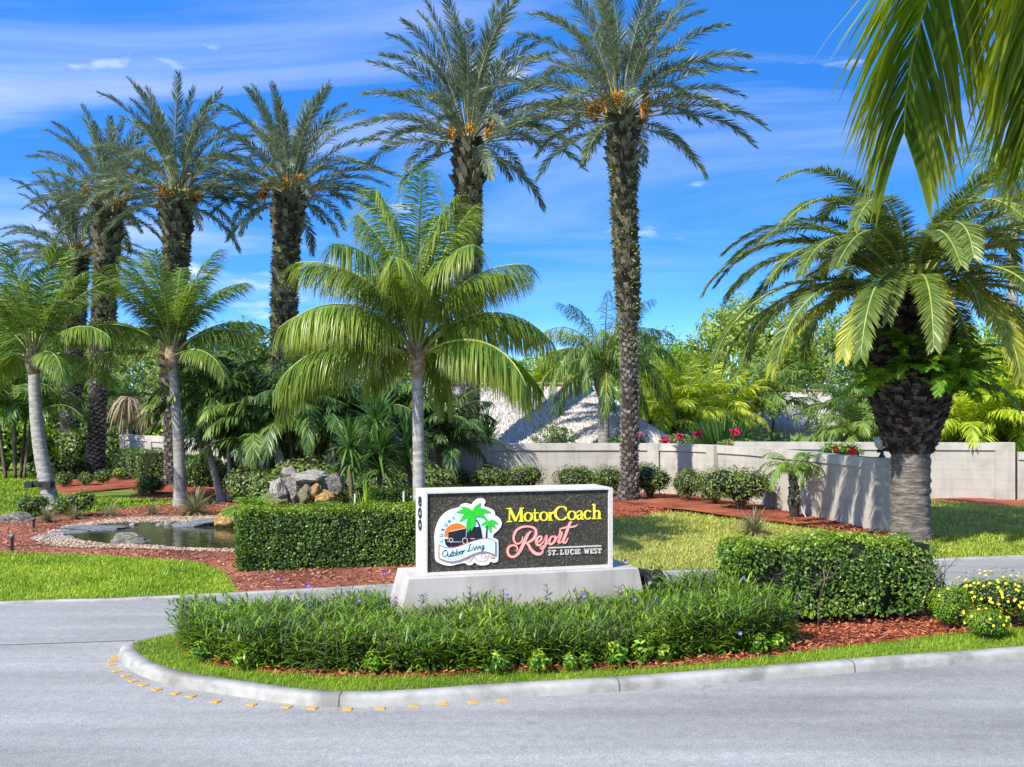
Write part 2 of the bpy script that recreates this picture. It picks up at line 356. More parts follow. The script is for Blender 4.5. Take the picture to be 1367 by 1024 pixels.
M['canaryboot'] = noisemat('canary_boot', [(.010, .007, .006), (.040, .028, .022), (.12, .085, .068)], 8, 5, .95, bump=.6, bscale=30, island=.5)
M['fibre'] = noisemat('palm_fibre', [(.10, .065, .035), (.27, .19, .11), (.45, .36, .24)], 10, 5, .9, bump=.5, bscale=50)
M['stem'] = noisemat('twig', [(.06, .045, .03), (.16, .125, .09)], 12, 4, .85)
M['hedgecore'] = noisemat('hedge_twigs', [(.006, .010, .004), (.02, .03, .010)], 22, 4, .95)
M['white'] = flat('white_paint', (.60, .565, .50), .55)
M['black'] = flat('black_plastic', (.02, .02, .022), .4)
M['pebble'] = noisemat('river_pebble', [(.17, .11, .07), (.33, .235, .155), (.52, .42, .31)], 4, 3, .7, island=.8)
M['gravelbed'] = noisemat('gravel_bed', [(.20, .13, .08), (.40, .29, .20), (.55, .44, .33)], 40, 4, .85, bump=.8, bscale=60)
M['mulch'] = noisemat('red_mulch', [(.09, .020, .008), (.29, .072, .028), (.42, .14, .06)], 26, 6, .95, bump=1.0, bscale=34, bdist=.04, big=.9)
M['chip'] = noisemat('mulch_chip', [(.10, .022, .009), (.31, .078, .030), (.46, .16, .075)], 3, 2, .9, island=1.0)
M['chipdark'] = noisemat('brown_mulch_chip', [(.10, .040, .024), (.25, .095, .056), (.42, .20, .135)], 3, 2, .9, island=1.0)
M['soil'] = noisemat('brown_mulch', [(.10, .030, .016), (.28, .083, .042), (.40, .155, .088)], 26, 6, .95, bump=1.0, bscale=34, bdist=.04, big=.8)
M['lawn'] = noisemat('lawn_ground', [(.07, .11, .012), (.14, .21, .02), (.24, .29, .04)], 30, 6, .95, bump=.5, bscale=50, big=.35)
M['drylawn'] = noisemat('dry_lawn_ground', [(.13, .16, .03), (.25, .26, .06), (.38, .35, .12)], 30, 6, .95, bump=.5, bscale=50, big=.6)
M['rock'] = noisemat('grey_rock', [(.05, .046, .038), (.165, .15, .122), (.38, .35, .29)], 6, 9, .85, bump=.8, bscale=16, bdist=.05)
M['slate'] = noisemat('dark_slab', [(.05, .055, .06), (.13, .14, .145), (.25, .26, .26)], 7, 7, .7, bump=.6, bscale=18)
M['pale'] = noisemat('pale_rock', [(.10, .085, .065), (.30, .27, .225), (.50, .46, .40)], 5, 8, .85, bump=.8, bscale=16, bdist=.04)
M['ochre'] = noisemat('ochre_rock', [(.11, .065, .022), (.33, .20, .06), (.55, .42, .17)], 4, 7, .7, bump=.8, bscale=14, bdist=.04)
M['mossy'] = noisemat('mossy_rock', [(.06, .055, .025), (.17, .15, .075), (.32, .29, .19)], 6, 7, .8, bump=.8, bscale=14, bdist=.04)
M['purple'] = flat('purple_petal', (.22, .12, .62), .5)
M['redflower'] = noisemat('red_petal', [(.60, .02, .015), (.85, .06, .03)], 20, 2, .5)
M['magenta'] = noisemat('magenta_petal', [(.38, .01, .06), (.70, .03, .14)], 20, 2, .5, island=.6)
M['yellowflower'] = noisemat('yellow_petal', [(.75, .48, .01), (.88, .72, .06)], 20, 2, .5, island=.6)
M['bamboo'] = noisemat('bamboo_pole', [(.30, .17, .07), (.52, .33, .15)], 6, 4, .6)

def m_thatch():
    m, nt, N, L, b = newmat('thatch')
    tc = N.new('ShaderNodeTexCoord'); n = N.new('ShaderNodeTexNoise'); n.inputs['Scale'].default_value = 7; n.inputs['Detail'].default_value = 10; n.inputs['Roughness'].default_value = .75
    mp = N.new('ShaderNodeMapping'); mp.inputs['Scale'].default_value = (1.6, 1, .8); L.new(tc.outputs['Object'], mp.inputs[0]); L.new(mp.outputs[0], n.inputs['Vector'])
    g = N.new('ShaderNodeNewGeometry'); a = N.new('ShaderNodeMath'); a.operation = 'MULTIPLY_ADD'; a.inputs[1].default_value = .3; L.new(g.outputs['Random Per Island'], a.inputs[0])
    s = N.new('ShaderNodeMath'); s.operation = 'SUBTRACT'; s.inputs[1].default_value = .15; L.new(n.outputs[0], s.inputs[0]); L.new(s.outputs[0], a.inputs[2])
    r = ramp(N, [(.24, .22, .195), (.54, .50, .455), (.76, .72, .66)], [.25, .5, .75]); L.new(a.outputs[0], r.inputs[0]); L.new(r.outputs[0], b.inputs['Base Color']); b.inputs['Roughness'].default_value = .9
    bp = N.new('ShaderNodeBump'); bp.inputs['Strength'].default_value = 1; bp.inputs['Distance'].default_value = .08; L.new(n.outputs[0], bp.inputs['Height']); L.new(bp.outputs[0], b.inputs['Normal'])
    return m
M['thatch'] = m_thatch()
def m_road():
    m, nt, N, L, b = newmat('road_surface')
    tc = N.new('ShaderNodeTexCoord'); v = tc.outputs['Object']
    def nz_(sc, det=5, st=None):
        n = N.new('ShaderNodeTexNoise'); n.inputs['Scale'].default_value = sc; n.inputs['Detail'].default_value = det; n.inputs['Roughness'].default_value = .6
        if st:
            mp = N.new('ShaderNodeMapping'); mp.inputs['Scale'].default_value = st; mp.inputs['Rotation'].default_value = (0, 0, R(-8)); L.new(v, mp.inputs[0]); L.new(mp.outputs[0], n.inputs['Vector'])
        else: L.new(v, n.inputs['Vector'])
        return n.outputs[0]
    big = nz_(.5, 4, (.35, 1.5, 1)); fine = nz_(75, 3); mid = nz_(9, 8)
    r = ramp(N, [(.225, .225, .208), (.293, .293, .272), (.358, .358, .334)], [.30, .5, .7]); L.new(big, r.inputs[0])
    r2 = ramp(N, [(.72, .72, .72), (1.1, 1.1, 1.1)], [.3, .72]); L.new(mid, r2.inputs[0])
    r3 = ramp(N, [(.55, .55, .55), (1.3, 1.3, 1.3)], [.32, .68]); L.new(fine, r3.inputs[0])
    m1 = N.new('ShaderNodeMixRGB'); m1.blend_type = 'MULTIPLY'; m1.inputs[0].default_value = .55; L.new(r.outputs[0], m1.inputs[1]); L.new(r2.outputs[0], m1.inputs[2])
    m2 = N.new('ShaderNodeMixRGB'); m2.blend_type = 'MULTIPLY'; m2.inputs[0].default_value = .8; L.new(m1.outputs[0], m2.inputs[1]); L.new(r3.outputs[0], m2.inputs[2])
    # dark drips / stains with their own shape
    st = nz_(2.6, 9); r4 = ramp(N, [(1, 1, 1), (.74, .74, .73)], [.60, .74]); L.new(st, r4.inputs[0])
    m3 = N.new('ShaderNodeMixRGB'); m3.blend_type = 'MULTIPLY'; m3.inputs[0].default_value = .8; L.new(m2.outputs[0], m3.inputs[1]); L.new(r4.outputs[0], m3.inputs[2])
    vo = N.new('ShaderNodeTexVoronoi'); vo.feature = 'DISTANCE_TO_EDGE'; vo.inputs['Scale'].default_value = .38
    dn = N.new('ShaderNodeTexNoise'); dn.inputs['Scale'].default_value = 1.7; dn.inputs['Detail'].default_value = 8; L.new(v, dn.inputs['Vector'])
    ad = N.new('ShaderNodeMixRGB'); ad.blend_type = 'ADD'; ad.inputs[0].default_value = .9; L.new(v, ad.inputs[1]); L.new(dn.outputs['Color'], ad.inputs[2]); L.new(ad.outputs[0], vo.inputs['Vector'])
    cr_ = ramp(N, [(.45, .45, .44), (1, 1, 1)], [.0015, .006]); L.new(vo.outputs['Distance'], cr_.inputs[0])
    ck = N.new('ShaderNodeTexNoise'); ck.inputs['Scale'].default_value = .6; L.new(v, ck.inputs['Vector']); ckr = ramp(N, [(0, 0, 0), (.4, .4, .4)], [.55, .65]); L.new(ck.outputs[0], ckr.inputs[0])
    m4 = N.new('ShaderNodeMixRGB'); m4.blend_type = 'MULTIPLY'; L.new(ckr.outputs[0], m4.inputs[0]); L.new(m3.outputs[0], m4.inputs[1]); L.new(cr_.outputs[0], m4.inputs[2])
    # tyre bands along the lane
    tw = nz_(1.0, 3, (.05, 2.2, 1)); r5 = ramp(N, [(.86, .86, .86), (1.06, 1.06, 1.06)], [.38, .62]); L.new(tw, r5.inputs[0])
    m5 = N.new('ShaderNodeMixRGB'); m5.blend_type = 'MULTIPLY'; m5.inputs[0].default_value = .8; L.new(m4.outputs[0], m5.inputs[1]); L.new(r5.outputs[0], m5.inputs[2]); m3 = m5
    L.new(m3.outputs[0], b.inputs['Base Color']); b.inputs['Roughness'].default_value = .82; b.inputs['Specular IOR Level'].default_value = .3
    bp = N.new('ShaderNodeBump'); bp.inputs['Strength'].default_value = .35; bp.inputs['Distance'].default_value = .006; L.new(fine, bp.inputs['Height']); L.new(bp.outputs[0], b.inputs['Normal'])
    return m
M['road'] = m_road()
M['kerb'] = noisemat('kerb_concrete', [(.19, .185, .16), (.30, .295, .262), (.38, .375, .34)], 4, 9, .85, bump=.3, bscale=120, bdist=.006, big=1.5)
M['joint'] = flat('joint_filler', (.09, .09, .085), .9)
def m_wall(name, c, line=0.28, stain=True):
    m, nt, N, L, b = newmat(name)
    g = N.new('ShaderNodeNewGeometry'); sp = N.new('ShaderNodeSeparateXYZ'); L.new(g.outputs['Position'], sp.inputs[0])
    n = N.new('ShaderNodeTexNoise'); n.inputs['Scale'].default_value = 2.2; n.inputs['Detail'].default_value = 8; L.new(g.outputs['Position'], n.inputs['Vector'])
    r = ramp(N, [tuple(x * .82 for x in c), c, tuple(min(1, x * 1.06) for x in c)], [.3, .5, .7]); L.new(n.outputs[0], r.inputs[0]); col = r.outputs[0]
    if line:
        w = N.new('ShaderNodeMath'); w.operation = 'MODULO'; w.inputs[1].default_value = line; L.new(sp.outputs[2], w.inputs[0])
        lt = N.new('ShaderNodeMath'); lt.operation = 'LESS_THAN'; lt.inputs[1].default_value = .014; L.new(w.outputs[0], lt.inputs[0])
        ml = N.new('ShaderNodeMath'); ml.operation = 'MULTIPLY'; ml.inputs[1].default_value = .30; L.new(lt.outputs[0], ml.inputs[0])
        mx = N.new('ShaderNodeMixRGB'); mx.inputs[2].default_value = (c[0] * .4, c[1] * .4, c[2] * .4, 1); L.new(ml.outputs[0], mx.inputs[0]); L.new(col, mx.inputs[1]); col = mx.outputs[0]
    if stain:      # mulch splash along the foot
        ns = N.new('ShaderNodeTexNoise'); ns.inputs['Scale'].default_value = 3.5; ns.inputs['Detail'].default_value = 6; L.new(g.outputs['Position'], ns.inputs['Vector'])
        a = N.new('ShaderNodeMath'); a.operation = 'MULTIPLY_ADD'; a.inputs[1].default_value = -3.2; L.new(sp.outputs[2], a.inputs[0]); L.new(ns.outputs[0], a.inputs[2])
        cl = ramp(N, [(0, 0, 0), (.32, .32, .32)], [.10, .55]); L.new(a.outputs[0], cl.inputs[0])
        mx = N.new('ShaderNodeMixRGB'); mx.inputs[2].default_value = (.52, .27, .19, 1); L.new(cl.outputs[0], mx.inputs[0]); L.new(col, mx.inputs[1]); col = mx.outputs[0]
    mp = N.new('ShaderNodeMapping'); mp.inputs['Scale'].default_value = (6, 6, .7); L.new(g.outputs['Position'], mp.inputs[0])
    nk = N.new('ShaderNodeTexNoise'); nk.inputs['Scale'].default_value = 1.2; nk.inputs['Detail'].default_value = 7; L.new(mp.outputs[0], nk.inputs['Vector'])
    rk = ramp(N, [(1, 1, 1), (.72, .71, .68)], [.52, .78]); L.new(nk.outputs[0], rk.inputs[0])
    mk_ = N.new('ShaderNodeMixRGB'); mk_.blend_type = 'MULTIPLY'; mk_.inputs[0].default_value = .8; L.new(col, mk_.inputs[1]); L.new(rk.outputs[0], mk_.inputs[2]); col = mk_.outputs[0]
    L.new(col, b.inputs['Base Color']); b.inputs['Roughness'].default_value = .85; b.inputs['Specular IOR Level'].default_value = .2
    nf = N.new('ShaderNodeTexNoise'); nf.inputs['Scale'].default_value = 60; L.new(g.outputs['Position'], nf.inputs['Vector'])
    bp = N.new('ShaderNodeBump'); bp.inputs['Strength'].default_value = .25; bp.inputs['Distance'].default_value = .01; L.new(nf.outputs[0], bp.inputs['Height']); L.new(bp.outputs[0], b.inputs['Normal'])
    return m
M['wall'] = m_wall('wall_stucco', (.40, .375, .32)); M['wallcap'] = m_wall('wall_cap_stucco', (.44, .415, .36), 0, False)
M['signbase'] = m_wall('sign_base_stucco', (.42, .39, .35), 0, False)
def m_panel():
    m, nt, N, L, b = newmat('sandblasted_panel')
    tc = N.new('ShaderNodeTexCoord'); n = N.new('ShaderNodeTexNoise'); n.inputs['Scale'].default_value = 62; n.inputs['Detail'].default_value = 4; n.inputs['Roughness'].default_value = .8; L.new(tc.outputs['Object'], n.inputs['Vector'])
    r = ramp(N, [(.014, .012, .007), (.032, .026, .016), (.07, .058, .034), (.30, .265, .17)], [.38, .5, .57, .66]); L.new(n.outputs[0], r.inputs[0]); L.new(r.outputs[0], b.inputs['Base Color']); b.inputs['Roughness'].default_value = .7
    bp = N.new('ShaderNodeBump'); bp.inputs['Strength'].default_value = .8; bp.inputs['Distance'].default_value = .01; L.new(n.outputs[0], bp.inputs['Height']); L.new(bp.outputs[0], b.inputs['Normal'])
    return m
M['panel'] = m_panel()
def m_water():
    m, nt, N, L, b = newmat('pond_water')
    tc = N.new('ShaderNodeTexCoord'); n = N.new('ShaderNodeTexNoise'); n.inputs['Scale'].default_value = 3.5; n.inputs['Detail'].default_value = 3; L.new(tc.outputs['Object'], n.inputs['Vector'])
    r = ramp(N, [(.012, .018, .006), (.05, .055, .018)], [.3, .7]); L.new(n.outputs[0], r.inputs[0]); L.new(r.outputs[0], b.inputs['Base Color'])
    b.inputs['Roughness'].default_value = .06; b.inputs['IOR'].default_value = 1.33; b.inputs['Specular IOR Level'].default_value = .5
    n2 = N.new('ShaderNodeTexNoise'); n2.inputs['Scale'].default_value = 7; n2.inputs['Detail'].default_value = 2; L.new(tc.outputs['Object'], n2.inputs['Vector'])
    bp = N.new('ShaderNodeBump'); bp.inputs['Strength'].default_value = .25; bp.inputs['Distance'].default_value = .02; L.new(n2.outputs[0], bp.inputs['Height']); L.new(bp.outputs[0], b.inputs['Normal'])
    return m
M['water'] = m_water()
M['cream'] = flat('cream_board', (.82, .80, .72), .5); M['skyblue'] = flat('pale_blue_paint', (.62, .78, .84), .5)
M['orange'] = flat('orange_paint', (.85, .20, .02), .5); M['ink'] = flat('ink_paint', (.012, .013, .022), .5)
M['green'] = flat('green_paint', (.03, .55, .03), .5); M['yellow'] = flat('yellow_paint', (.86, .76, .05), .5)
M['pink'] = flat('pink_paint', (.83, .42, .36), .5); M['redline'] = flat('red_line_paint', (.50, .07, .05), .5)
M['amber'] = noisemat('amber_reflector', [(.28, .22, .13), (.50, .27, .05), (.58, .36, .10)], 30, 4, .5); M['lens'] = flat('frosted_lens', (.45, .46, .46), .25)
M['terracotta'] = flat('cut_stone', (.62, .45, .25), .8)
# ------------------------------------------------------------------ ground, road, median
reseed(1)
mb = MB(); g = 60; xs = np.linspace(-400, 400, 41); ys = np.linspace(-200, 900, 56)
X, Y = np.meshgrid(xs, ys); mb.add(np.stack([X, Y, np.zeros_like(X)], -1).reshape(-1, 3), [(j * 41 + i, j * 41 + i + 1, (j + 1) * 41 + i + 1, (j + 1) * 41 + i) for j in range(55) for i in range(40)])
struct(mb.obj('ground', M['lawn']))
far_px = [(0, 807), (140, 803), (285, 796), (420, 789), (600, 779), (900, 765), (985, 762), (1270, 748), (1367, 744)]
far_edge = [G(*p) for p in far_px]
far_edge = [np.array([-40, 6.0, 0]), np.array([-14, 11.6, 0])] + far_edge + [np.array([16, 19.2, 0]), np.array([45, 26.5, 0])]
far_edge = smooth_path(far_edge, 4)
road_poly = [(-40, -9), (45, -9)] + [tuple(p[:2]) for p in far_edge[::-1]]
sheet('road', road_poly, 0.004, M['road'])
# concrete edging along the far side of the lane
mb = MB()
fe = np.array(far_edge); tg = nz(np.gradient(fe, axis=0)); nrm = np.stack([-tg[:, 1], tg[:, 0], 0 * tg[:, 0]], 1)
a_ = fe - nrm * .02; b_ = fe + nrm * .10
n = len(fe); V = np.concatenate([a_ + [0, 0, .0], a_ + [0, 0, .030], b_ + [0, 0, .030], b_ + [0, 0, .0]])
mb.add(V, [(k * n + i, k * n + i + 1, (k + 1) * n + i + 1, (k + 1) * n + i) for k in range(3) for i in range(n - 1)])
struct(mb.obj('road_edging', M['kerb']))
# paving seam on the left
mb = MB(); A, B = G(-60, 864), G(232, 854); box(mb, 0, float(np.linalg.norm(B - A)), -.012, .012, 0, .008)
struct(mb.obj('road_seam', M['joint'], loc=A)).rotation_euler = (0, 0, math.atan2(B[1] - A[1], B[0] - A[0]))

kerb_px = [(1367, 881), (1208, 893), (1080, 904), (960, 913.6), (827, 924), (678, 933), (540, 943), (452, 945), (391, 941), (287, 926), (224, 914.5), (186, 902), (164, 886), (163, 872)]
kerb = [np.array([14, 13.0, 0]), np.array([9, 11.6, 0])] + [G(*p) for p in kerb_px] + [np.array(p, float) for p in [(-3.86, 11.22, 0), (-3.35, 11.5, 0), (-2.4, 11.68, 0), (0, 12.35, 0), (2.56, 13.0, 0), (6, 13.7, 0), (9.5, 14.4, 0), (14, 15.5, 0)]]
kerb = smooth_path(kerb, 6)[:, :2]
def offset(P, d):
    t = nz(np.gradient(P, axis=0)); return P + np.stack([t[:, 1], -t[:, 0]], 1) * d * -1.0
# the path runs clockwise seen from above: right -> nose -> back; inward is on its right
t_ = nz(np.gradient(kerb, axis=0)); inward = np.stack([t_[:, 1], -t_[:, 0]], 1)
prof = [(0, 0.0), (.010, .066), (.020, .088), (.036, .099), (.06, .104), (.145, .106), (.15, .098), (.15, .0)]
mb = MB(); n = len(kerb); V = []
for (o_, z_) in prof: V.append(np.column_stack([kerb + inward * o_, np.full(n, z_)]))
V = np.concatenate(V)
mb.add(V, [(k * n + i, k * n + i + 1, (k + 1) * n + i + 1, (k + 1) * n + i) for k in range(len(prof) - 1) for i in range(n - 1)])
struct(mb.obj('median_kerb', M['kerb'], smooth=True))
for (px, py) in [(452, 945), (827, 924), (1141, 899)]:          # joints in the kerb
    p = G(px, py)[:2]; i = int(np.argmin(np.linalg.norm(kerb - p, axis=1))); q = kerb[i]; d = inward[i]
    mb = MB(); pr = [(-.003, .0), (.007, .068), (.018, .0905), (.035, .102), (.06, .107), (.15, .109)]
    w = np.array([-d[1], d[0]]) * .006
    V = [(q[0] + d[0] * o_ + s * w[0], q[1] + d[1] * o_ + s * w[1], z_) for (o_, z_) in pr for s in (-1, 1)]
    mb.add(V, [(2 * k, 2 * k + 1, 2 * k + 3, 2 * k + 2) for k in range(len(pr) - 1)])
    struct(mb.obj('kerb_joint', M['joint']))
inner = kerb + inward * .142
sheet('median_ground', inner, .100, M['lawn'])
med_mulch = smooth_path([G(236, 852, .105), G(262, 880, .105), G(330, 894, .105), G(430, 902, .105), G(560, 903, .105), G(700, 897, .105), G(860, 892, .105), G(1000, 880, .105), G(1090, 868, .105), G(1180, 858, .105), G(1367, 838, .105), np.array([12, 13.2, 0]),
        np.array([12, 14.6, 0]), np.array([6, 13.25, 0]), np.array([2.5, 12.6, 0]), np.array([0, 11.95, 0]), np.array([-2.4, 11.35, 0]), np.array([-3.3, 11.15, 0])], 5, True)[:, :2]
sheet('median_mulch', med_mulch, .107, M['mulch'])

# mulch and lawn patches beyond the lane
bedR = smooth_path([G(560, 662), G(640, 655), G(760, 653), G(880, 653), G(960, 662), G(1060, 676), G(1165, 700), G(1186, 716), G(1150, 714), G(1095, 704), G(1040, 698), G(985, 688), G(930, 682), G(880, 686), G(830, 692), G(740, 690), G(640, 690), G(560, 690)], 4, True)
drylawn = [p[:2] for p in far_edge if p[0] > -1.0 and p[0] < 44] + [(45, 36), (-1.2, 31), (-1.0, 20)]
drylawn = np.array(drylawn); drylawn[:-3, 1] += .10
sheet('dry_lawn', drylawn, .004, M['drylawn'])
mound('mulch_bed', bedR, G(800, 672), .008, .10, M['mulch'], 8, .05, 3)
bedR2 = smooth_path([G(1236, 661), G(1300, 664), G(1345, 668), G(1440, 670), G(1440, 678), G(1340, 676), G(1290, 672), G(1240, 668)], 4, True)
mound('mulch_strip', bedR2, G(1330, 671), .008, .05, M['mulch'], 4, .02, 5)
bedL = smooth_path([G(-40, 697), G(40, 690), G(120, 684), G(200, 675), G(280, 672), G(320, 668), G(420, 668), G(560, 690), G(600, 740), G(600, 775), G(520, 780), G(430, 785), G(345, 790), G(308, 787), G(300, 766), G(262, 753), G(200, 748), G(100, 742), G(-40, 739)], 5, True)
mound('pond_bed', bedL, G(260, 716), .005, .02, M['soil'], 9, .0, 9)
bedU = smooth_path([G(40, 655), G(82, 640), G(150, 628), G(230, 628), G(330, 640), G(480, 645), G(560, 655), G(560, 668), G(420, 668), G(320, 664), G(262, 666), G(215, 668), G(168, 664), G(195, 655), G(130, 655), G(88, 660)], 5, True)
mound('upper_mulch_bed', bedU, G(235, 648), .006, .06, M['mulch'], 6, .04, 11)
gravel = smooth_path([G(46, 722), G(66, 711), G(106, 700.5), G(180, 692.5), G(260, 691.5), G(330, 690), G(345, 712), G(330, 737), G(230, 736), G(150, 733.5), G(82, 732)], 6, True)
pond = smooth_path([G(84, 716), G(110, 705), G(150, 700), G(200, 698.5), G(255, 698), G(325, 697), G(332, 714), G(322, 733), G(240, 733), G(205, 730), G(150, 728), G(112, 724)], 6, True)
sheet('gravel_border', gravel, .028, M['gravelbed'])
sheet('pond_water', pond, .034, M['water'])
# loose pebbles round the water
reseed(12)
def pebbles(name, P, n, holes, size, mat, z, label):
    pts = scatter(P, n, holes); k = len(pts); mb = MB()
    t = (1 + 5 ** .5) / 2; iv = nz(np.array([(-1, t, 0), (1, t, 0), (-1, -t, 0), (1, -t, 0), (0, -1, t), (0, 1, t), (0, -1, -t), (0, 1, -t), (t, 0, -1), (t, 0, 1), (-t, 0, -1), (-t, 0, 1)], float))
    it = np.array([(0, 11, 5), (0, 5, 1), (0, 1, 7), (0, 7, 10), (0, 10, 11), (1, 5, 9), (5, 11, 4), (11, 10, 2), (10, 7, 6), (7, 1, 8), (3, 9, 4), (3, 4, 2), (3, 2, 6), (3, 6, 8), (3, 8, 9), (4, 9, 5), (2, 4, 11), (6, 2, 10), (8, 6, 7), (9, 8, 1)])
    s = U(.5, 1.3, k) * size; sc = np.stack([s * U(.8, 1.3, k), s * U(.8, 1.3, k), s * U(.5, .8, k)], 1)
    v = iv[None] * sc[:, None, :] + np.column_stack([pts, np.full(k, z)])[:, None, :]
    mb.add(v.reshape(-1, 3), tris=(np.arange(k)[:, None, None] * 12 + it[None]).reshape(-1, 3))
    return stuff(mb.obj(name, mat, smooth=True), label, 'gravel')
pebbles('gravel', gravel, 900, [pond * 1.0], .019, M['pebble'], .036, 'pale pink pebbles spread round the edge of the pond')
# mulch chips
def chips(name, P, n, holes, mat, z, label, size=.05):
    pts = scatter(P, n, holes); k = len(pts); mb = MB()
    b = np.column_stack([pts, z + U(0, .035, k)]); az = U(0, 2 * pi, k); el = U(-.4, .5, k)
    d = np.stack([np.cos(az) * np.cos(el), np.sin(az) * np.cos(el), np.sin(el)], 1)
    w = np.stack([-np.sin(az), np.cos(az), U(-.6, .6, k)], 1)
    blades(mb, b, d, w, U(.6, 1.5, k) * size, U(.25, .5, k) * size, 0, 1, [1, .8])
    return stuff(mb.obj(name, mat), label, 'mulch')
chips('mulch_chips', med_mulch, 700, [], M['chip'], .109, 'red wood chips scattered in the median bed')
chips('bark_chips', bedL, 170, [gravel], M['chipdark'], .012, 'brownish red bark chips on the bed round the pond', .06)
chips('wood_chips', bedR, 220, [], M['chip'], .03, 'bright red wood chips below the pale wall', .07)

# lawns: blades
def lawn_blades(name, P, dens, holes, mat, z, ln, wid, label):
    pts = scatter(P, dens, holes); k = len(pts); mb = MB()
    az = U(0, 2 * pi, k); el = U(.35, 1.35, k)
    d = np.stack([np.cos(az) * np.cos(el), np.sin(az) * np.cos(el), np.sin(el)], 1); w = np.stack([-np.sin(az), np.cos(az), 0 * az], 1)
    sc = np.maximum(.6, pts[:, 1] / 13.0)
    blades(mb, np.column_stack([pts, np.full(k, z)]), d, w, U(.6, 1.3, k) * ln, wid * sc * U(.7, 1.3, k), .5, 2, [1, .8, .08])
    return stuff(mb.obj(name, mat), label, 'grass')
mg_out = kerb + inward * .142
strip = [p for p in mg_out if p[1] < 14.5]
lawn_blades('median_grass', strip, 3600, [med_mulch], M['grass'], .100, .055, .008, 'green clipped grass strip between median kerb and bed')
lawnL = [G(-60, 738)] + [G(x, y) for x, y in [(0, 738), (100, 741), (200, 747), (262, 752), (298, 763), (308, 778), (318, 790)]] + [np.array(p) for p in far_edge[::-1] if p[0] > -9 and p[0] < -3.75]
lawnL = np.array([p[:2] for p in lawnL]); lawnL[8:, 1] += .06
lawn_blades('front_lawn_grass', lawnL, 3000, [], M['grass'], .0, .065, .010, 'bright green lawn grass between pond bed and lane')
lawnU = np.array([G(-60, 632)[:2], G(60, 628)[:2], G(90, 640)[:2], G(60, 655)[:2], G(90, 662)[:2], G(168, 666)[:2], G(260, 668)[:2], G(290, 672)[:2], G(200, 676)[:2], G(120, 684)[:2], G(40, 691)[:2], G(-60, 697)[:2]])
lawn_blades('rear_lawn_grass', lawnU, 420, [], M['grass'], .0, .09, .014, 'sunlit green lawn grass on the rise beyond the pond')
dl = np.array([p for p in drylawn if p[0] < 18]); 
lawn_blades('dry_lawn_grass', np.vstack([dl[:-3][dl[:-3, 0] < 17], [[17, 29], [4, 30], [-1, 27]]]), 420, [bedR, bedR2], M['drygrass'], .004, .085, .013, 'patchy straw coloured lawn grass beyond the lane on the right')
gp = np.array([G(1240, 716)[:2], G(1367, 712)[:2], G(1420, 742)[:2], G(1250, 747)[:2], G(1180, 746)[:2], G(1190, 722)[:2]])
lawn_blades('green_lawn_patch', gp, 700, [], M['grass'], .004, .075, .012, 'greener patch of grass beside the lane right of the stout palm')

# ------------------------------------------------------------------ walls
def wall(name, path, h, label, posts, post_h=None, thick=.22, cap_h=.21, capend=False):
    root = thing(name, (path[0][0], path[0][1], 0), label, 'wall')
    o = np.array([path[0][0], path[0][1], 0.0]); P = np.array(path, float)[:, :2]
    t = nz(np.gradient(P, axis=0)); nn = np.stack([-t[:, 1], t[:, 0]], 1)
    def run(th, z0, z1):
        mb = MB(); n = len(P); V = []
        for (s, z) in ((-1, z0), (-1, z1), (1, z1), (1, z0)):
            V.append(np.column_stack([P + nn * s * th / 2, np.full(n, z)]))
        V = np.concatenate(V) - o
        q = [(k * n + i, k * n + i + 1, ((k + 1) % 4) * n + i + 1, ((k + 1) % 4) * n + i) for k in range(4) for i in range(n - 1)]
        q += [(0, n, 2 * n, 3 * n), (n - 1, 4 * n - 1, 3 * n - 1, 2 * n - 1)]
        mb.add(V, q); return mb
    run(thick, 0, h - cap_h).obj('panel', M['wall'], root)
    run(thick + .09, h - cap_h, h).obj('cap', M['wallcap'], root)
    for (x, y, wd) in posts:
        i = int(np.argmin(np.linalg.norm(P - [x, y], axis=1))); mb = MB()
        box(mb, -wd / 2, wd / 2, -(thick + .15) / 2, (thick + .15) / 2, 0, (post_h or h) + .012, bev=.01)
        p = mb.obj('pilaster', M['wall'], root, (x - o[0], y - o[1], 0)); p.rotation_euler = (0, 0, math.atan2(t[i][1], t[i][0]))
    return root
w_main = smooth_path([(-15.6, 40.6, 0), (-12.4, 37.0, 0), (-9.6, 33.6, 0), (-4.6, 30.9, 0), (-.86, 30.3, 0), (4.4, 30.2, 0), (6.2, 27.8, 0), (6.85, 25.6, 0), (7.72, 21.3, 0)], 6)
wall('boundary_wall', w_main, 1.55, 'long low cream wall curving behind the bushes to a pillar by the stout palm',
     [(-15.4, 40.4, .4), (-13.6, 38.4, .35), (-9.9, 33.9, .4), (-.86, 30.3, .35), (4.25, 30.25, .34), (5.75, 28.6, .36), (6.75, 26.1, .38), (7.70, 21.35, .46)])
w_back = [(6.5, 29.6, 0), (9, 29.35, 0), (12, 29.0, 0), (14.1, 28.7, 0)]
wall('garden_wall', w_back, 1.62, 'straight cream wall standing behind the stout palm trunk', [(13.95, 28.72, .52)])
wall('end_wall', [(14.3, 28.66, 0), (16, 28.5, 0), (20, 28.2, 0)], 1.36, 'lower cream wall stretch at the far right beside the square pillar', [])
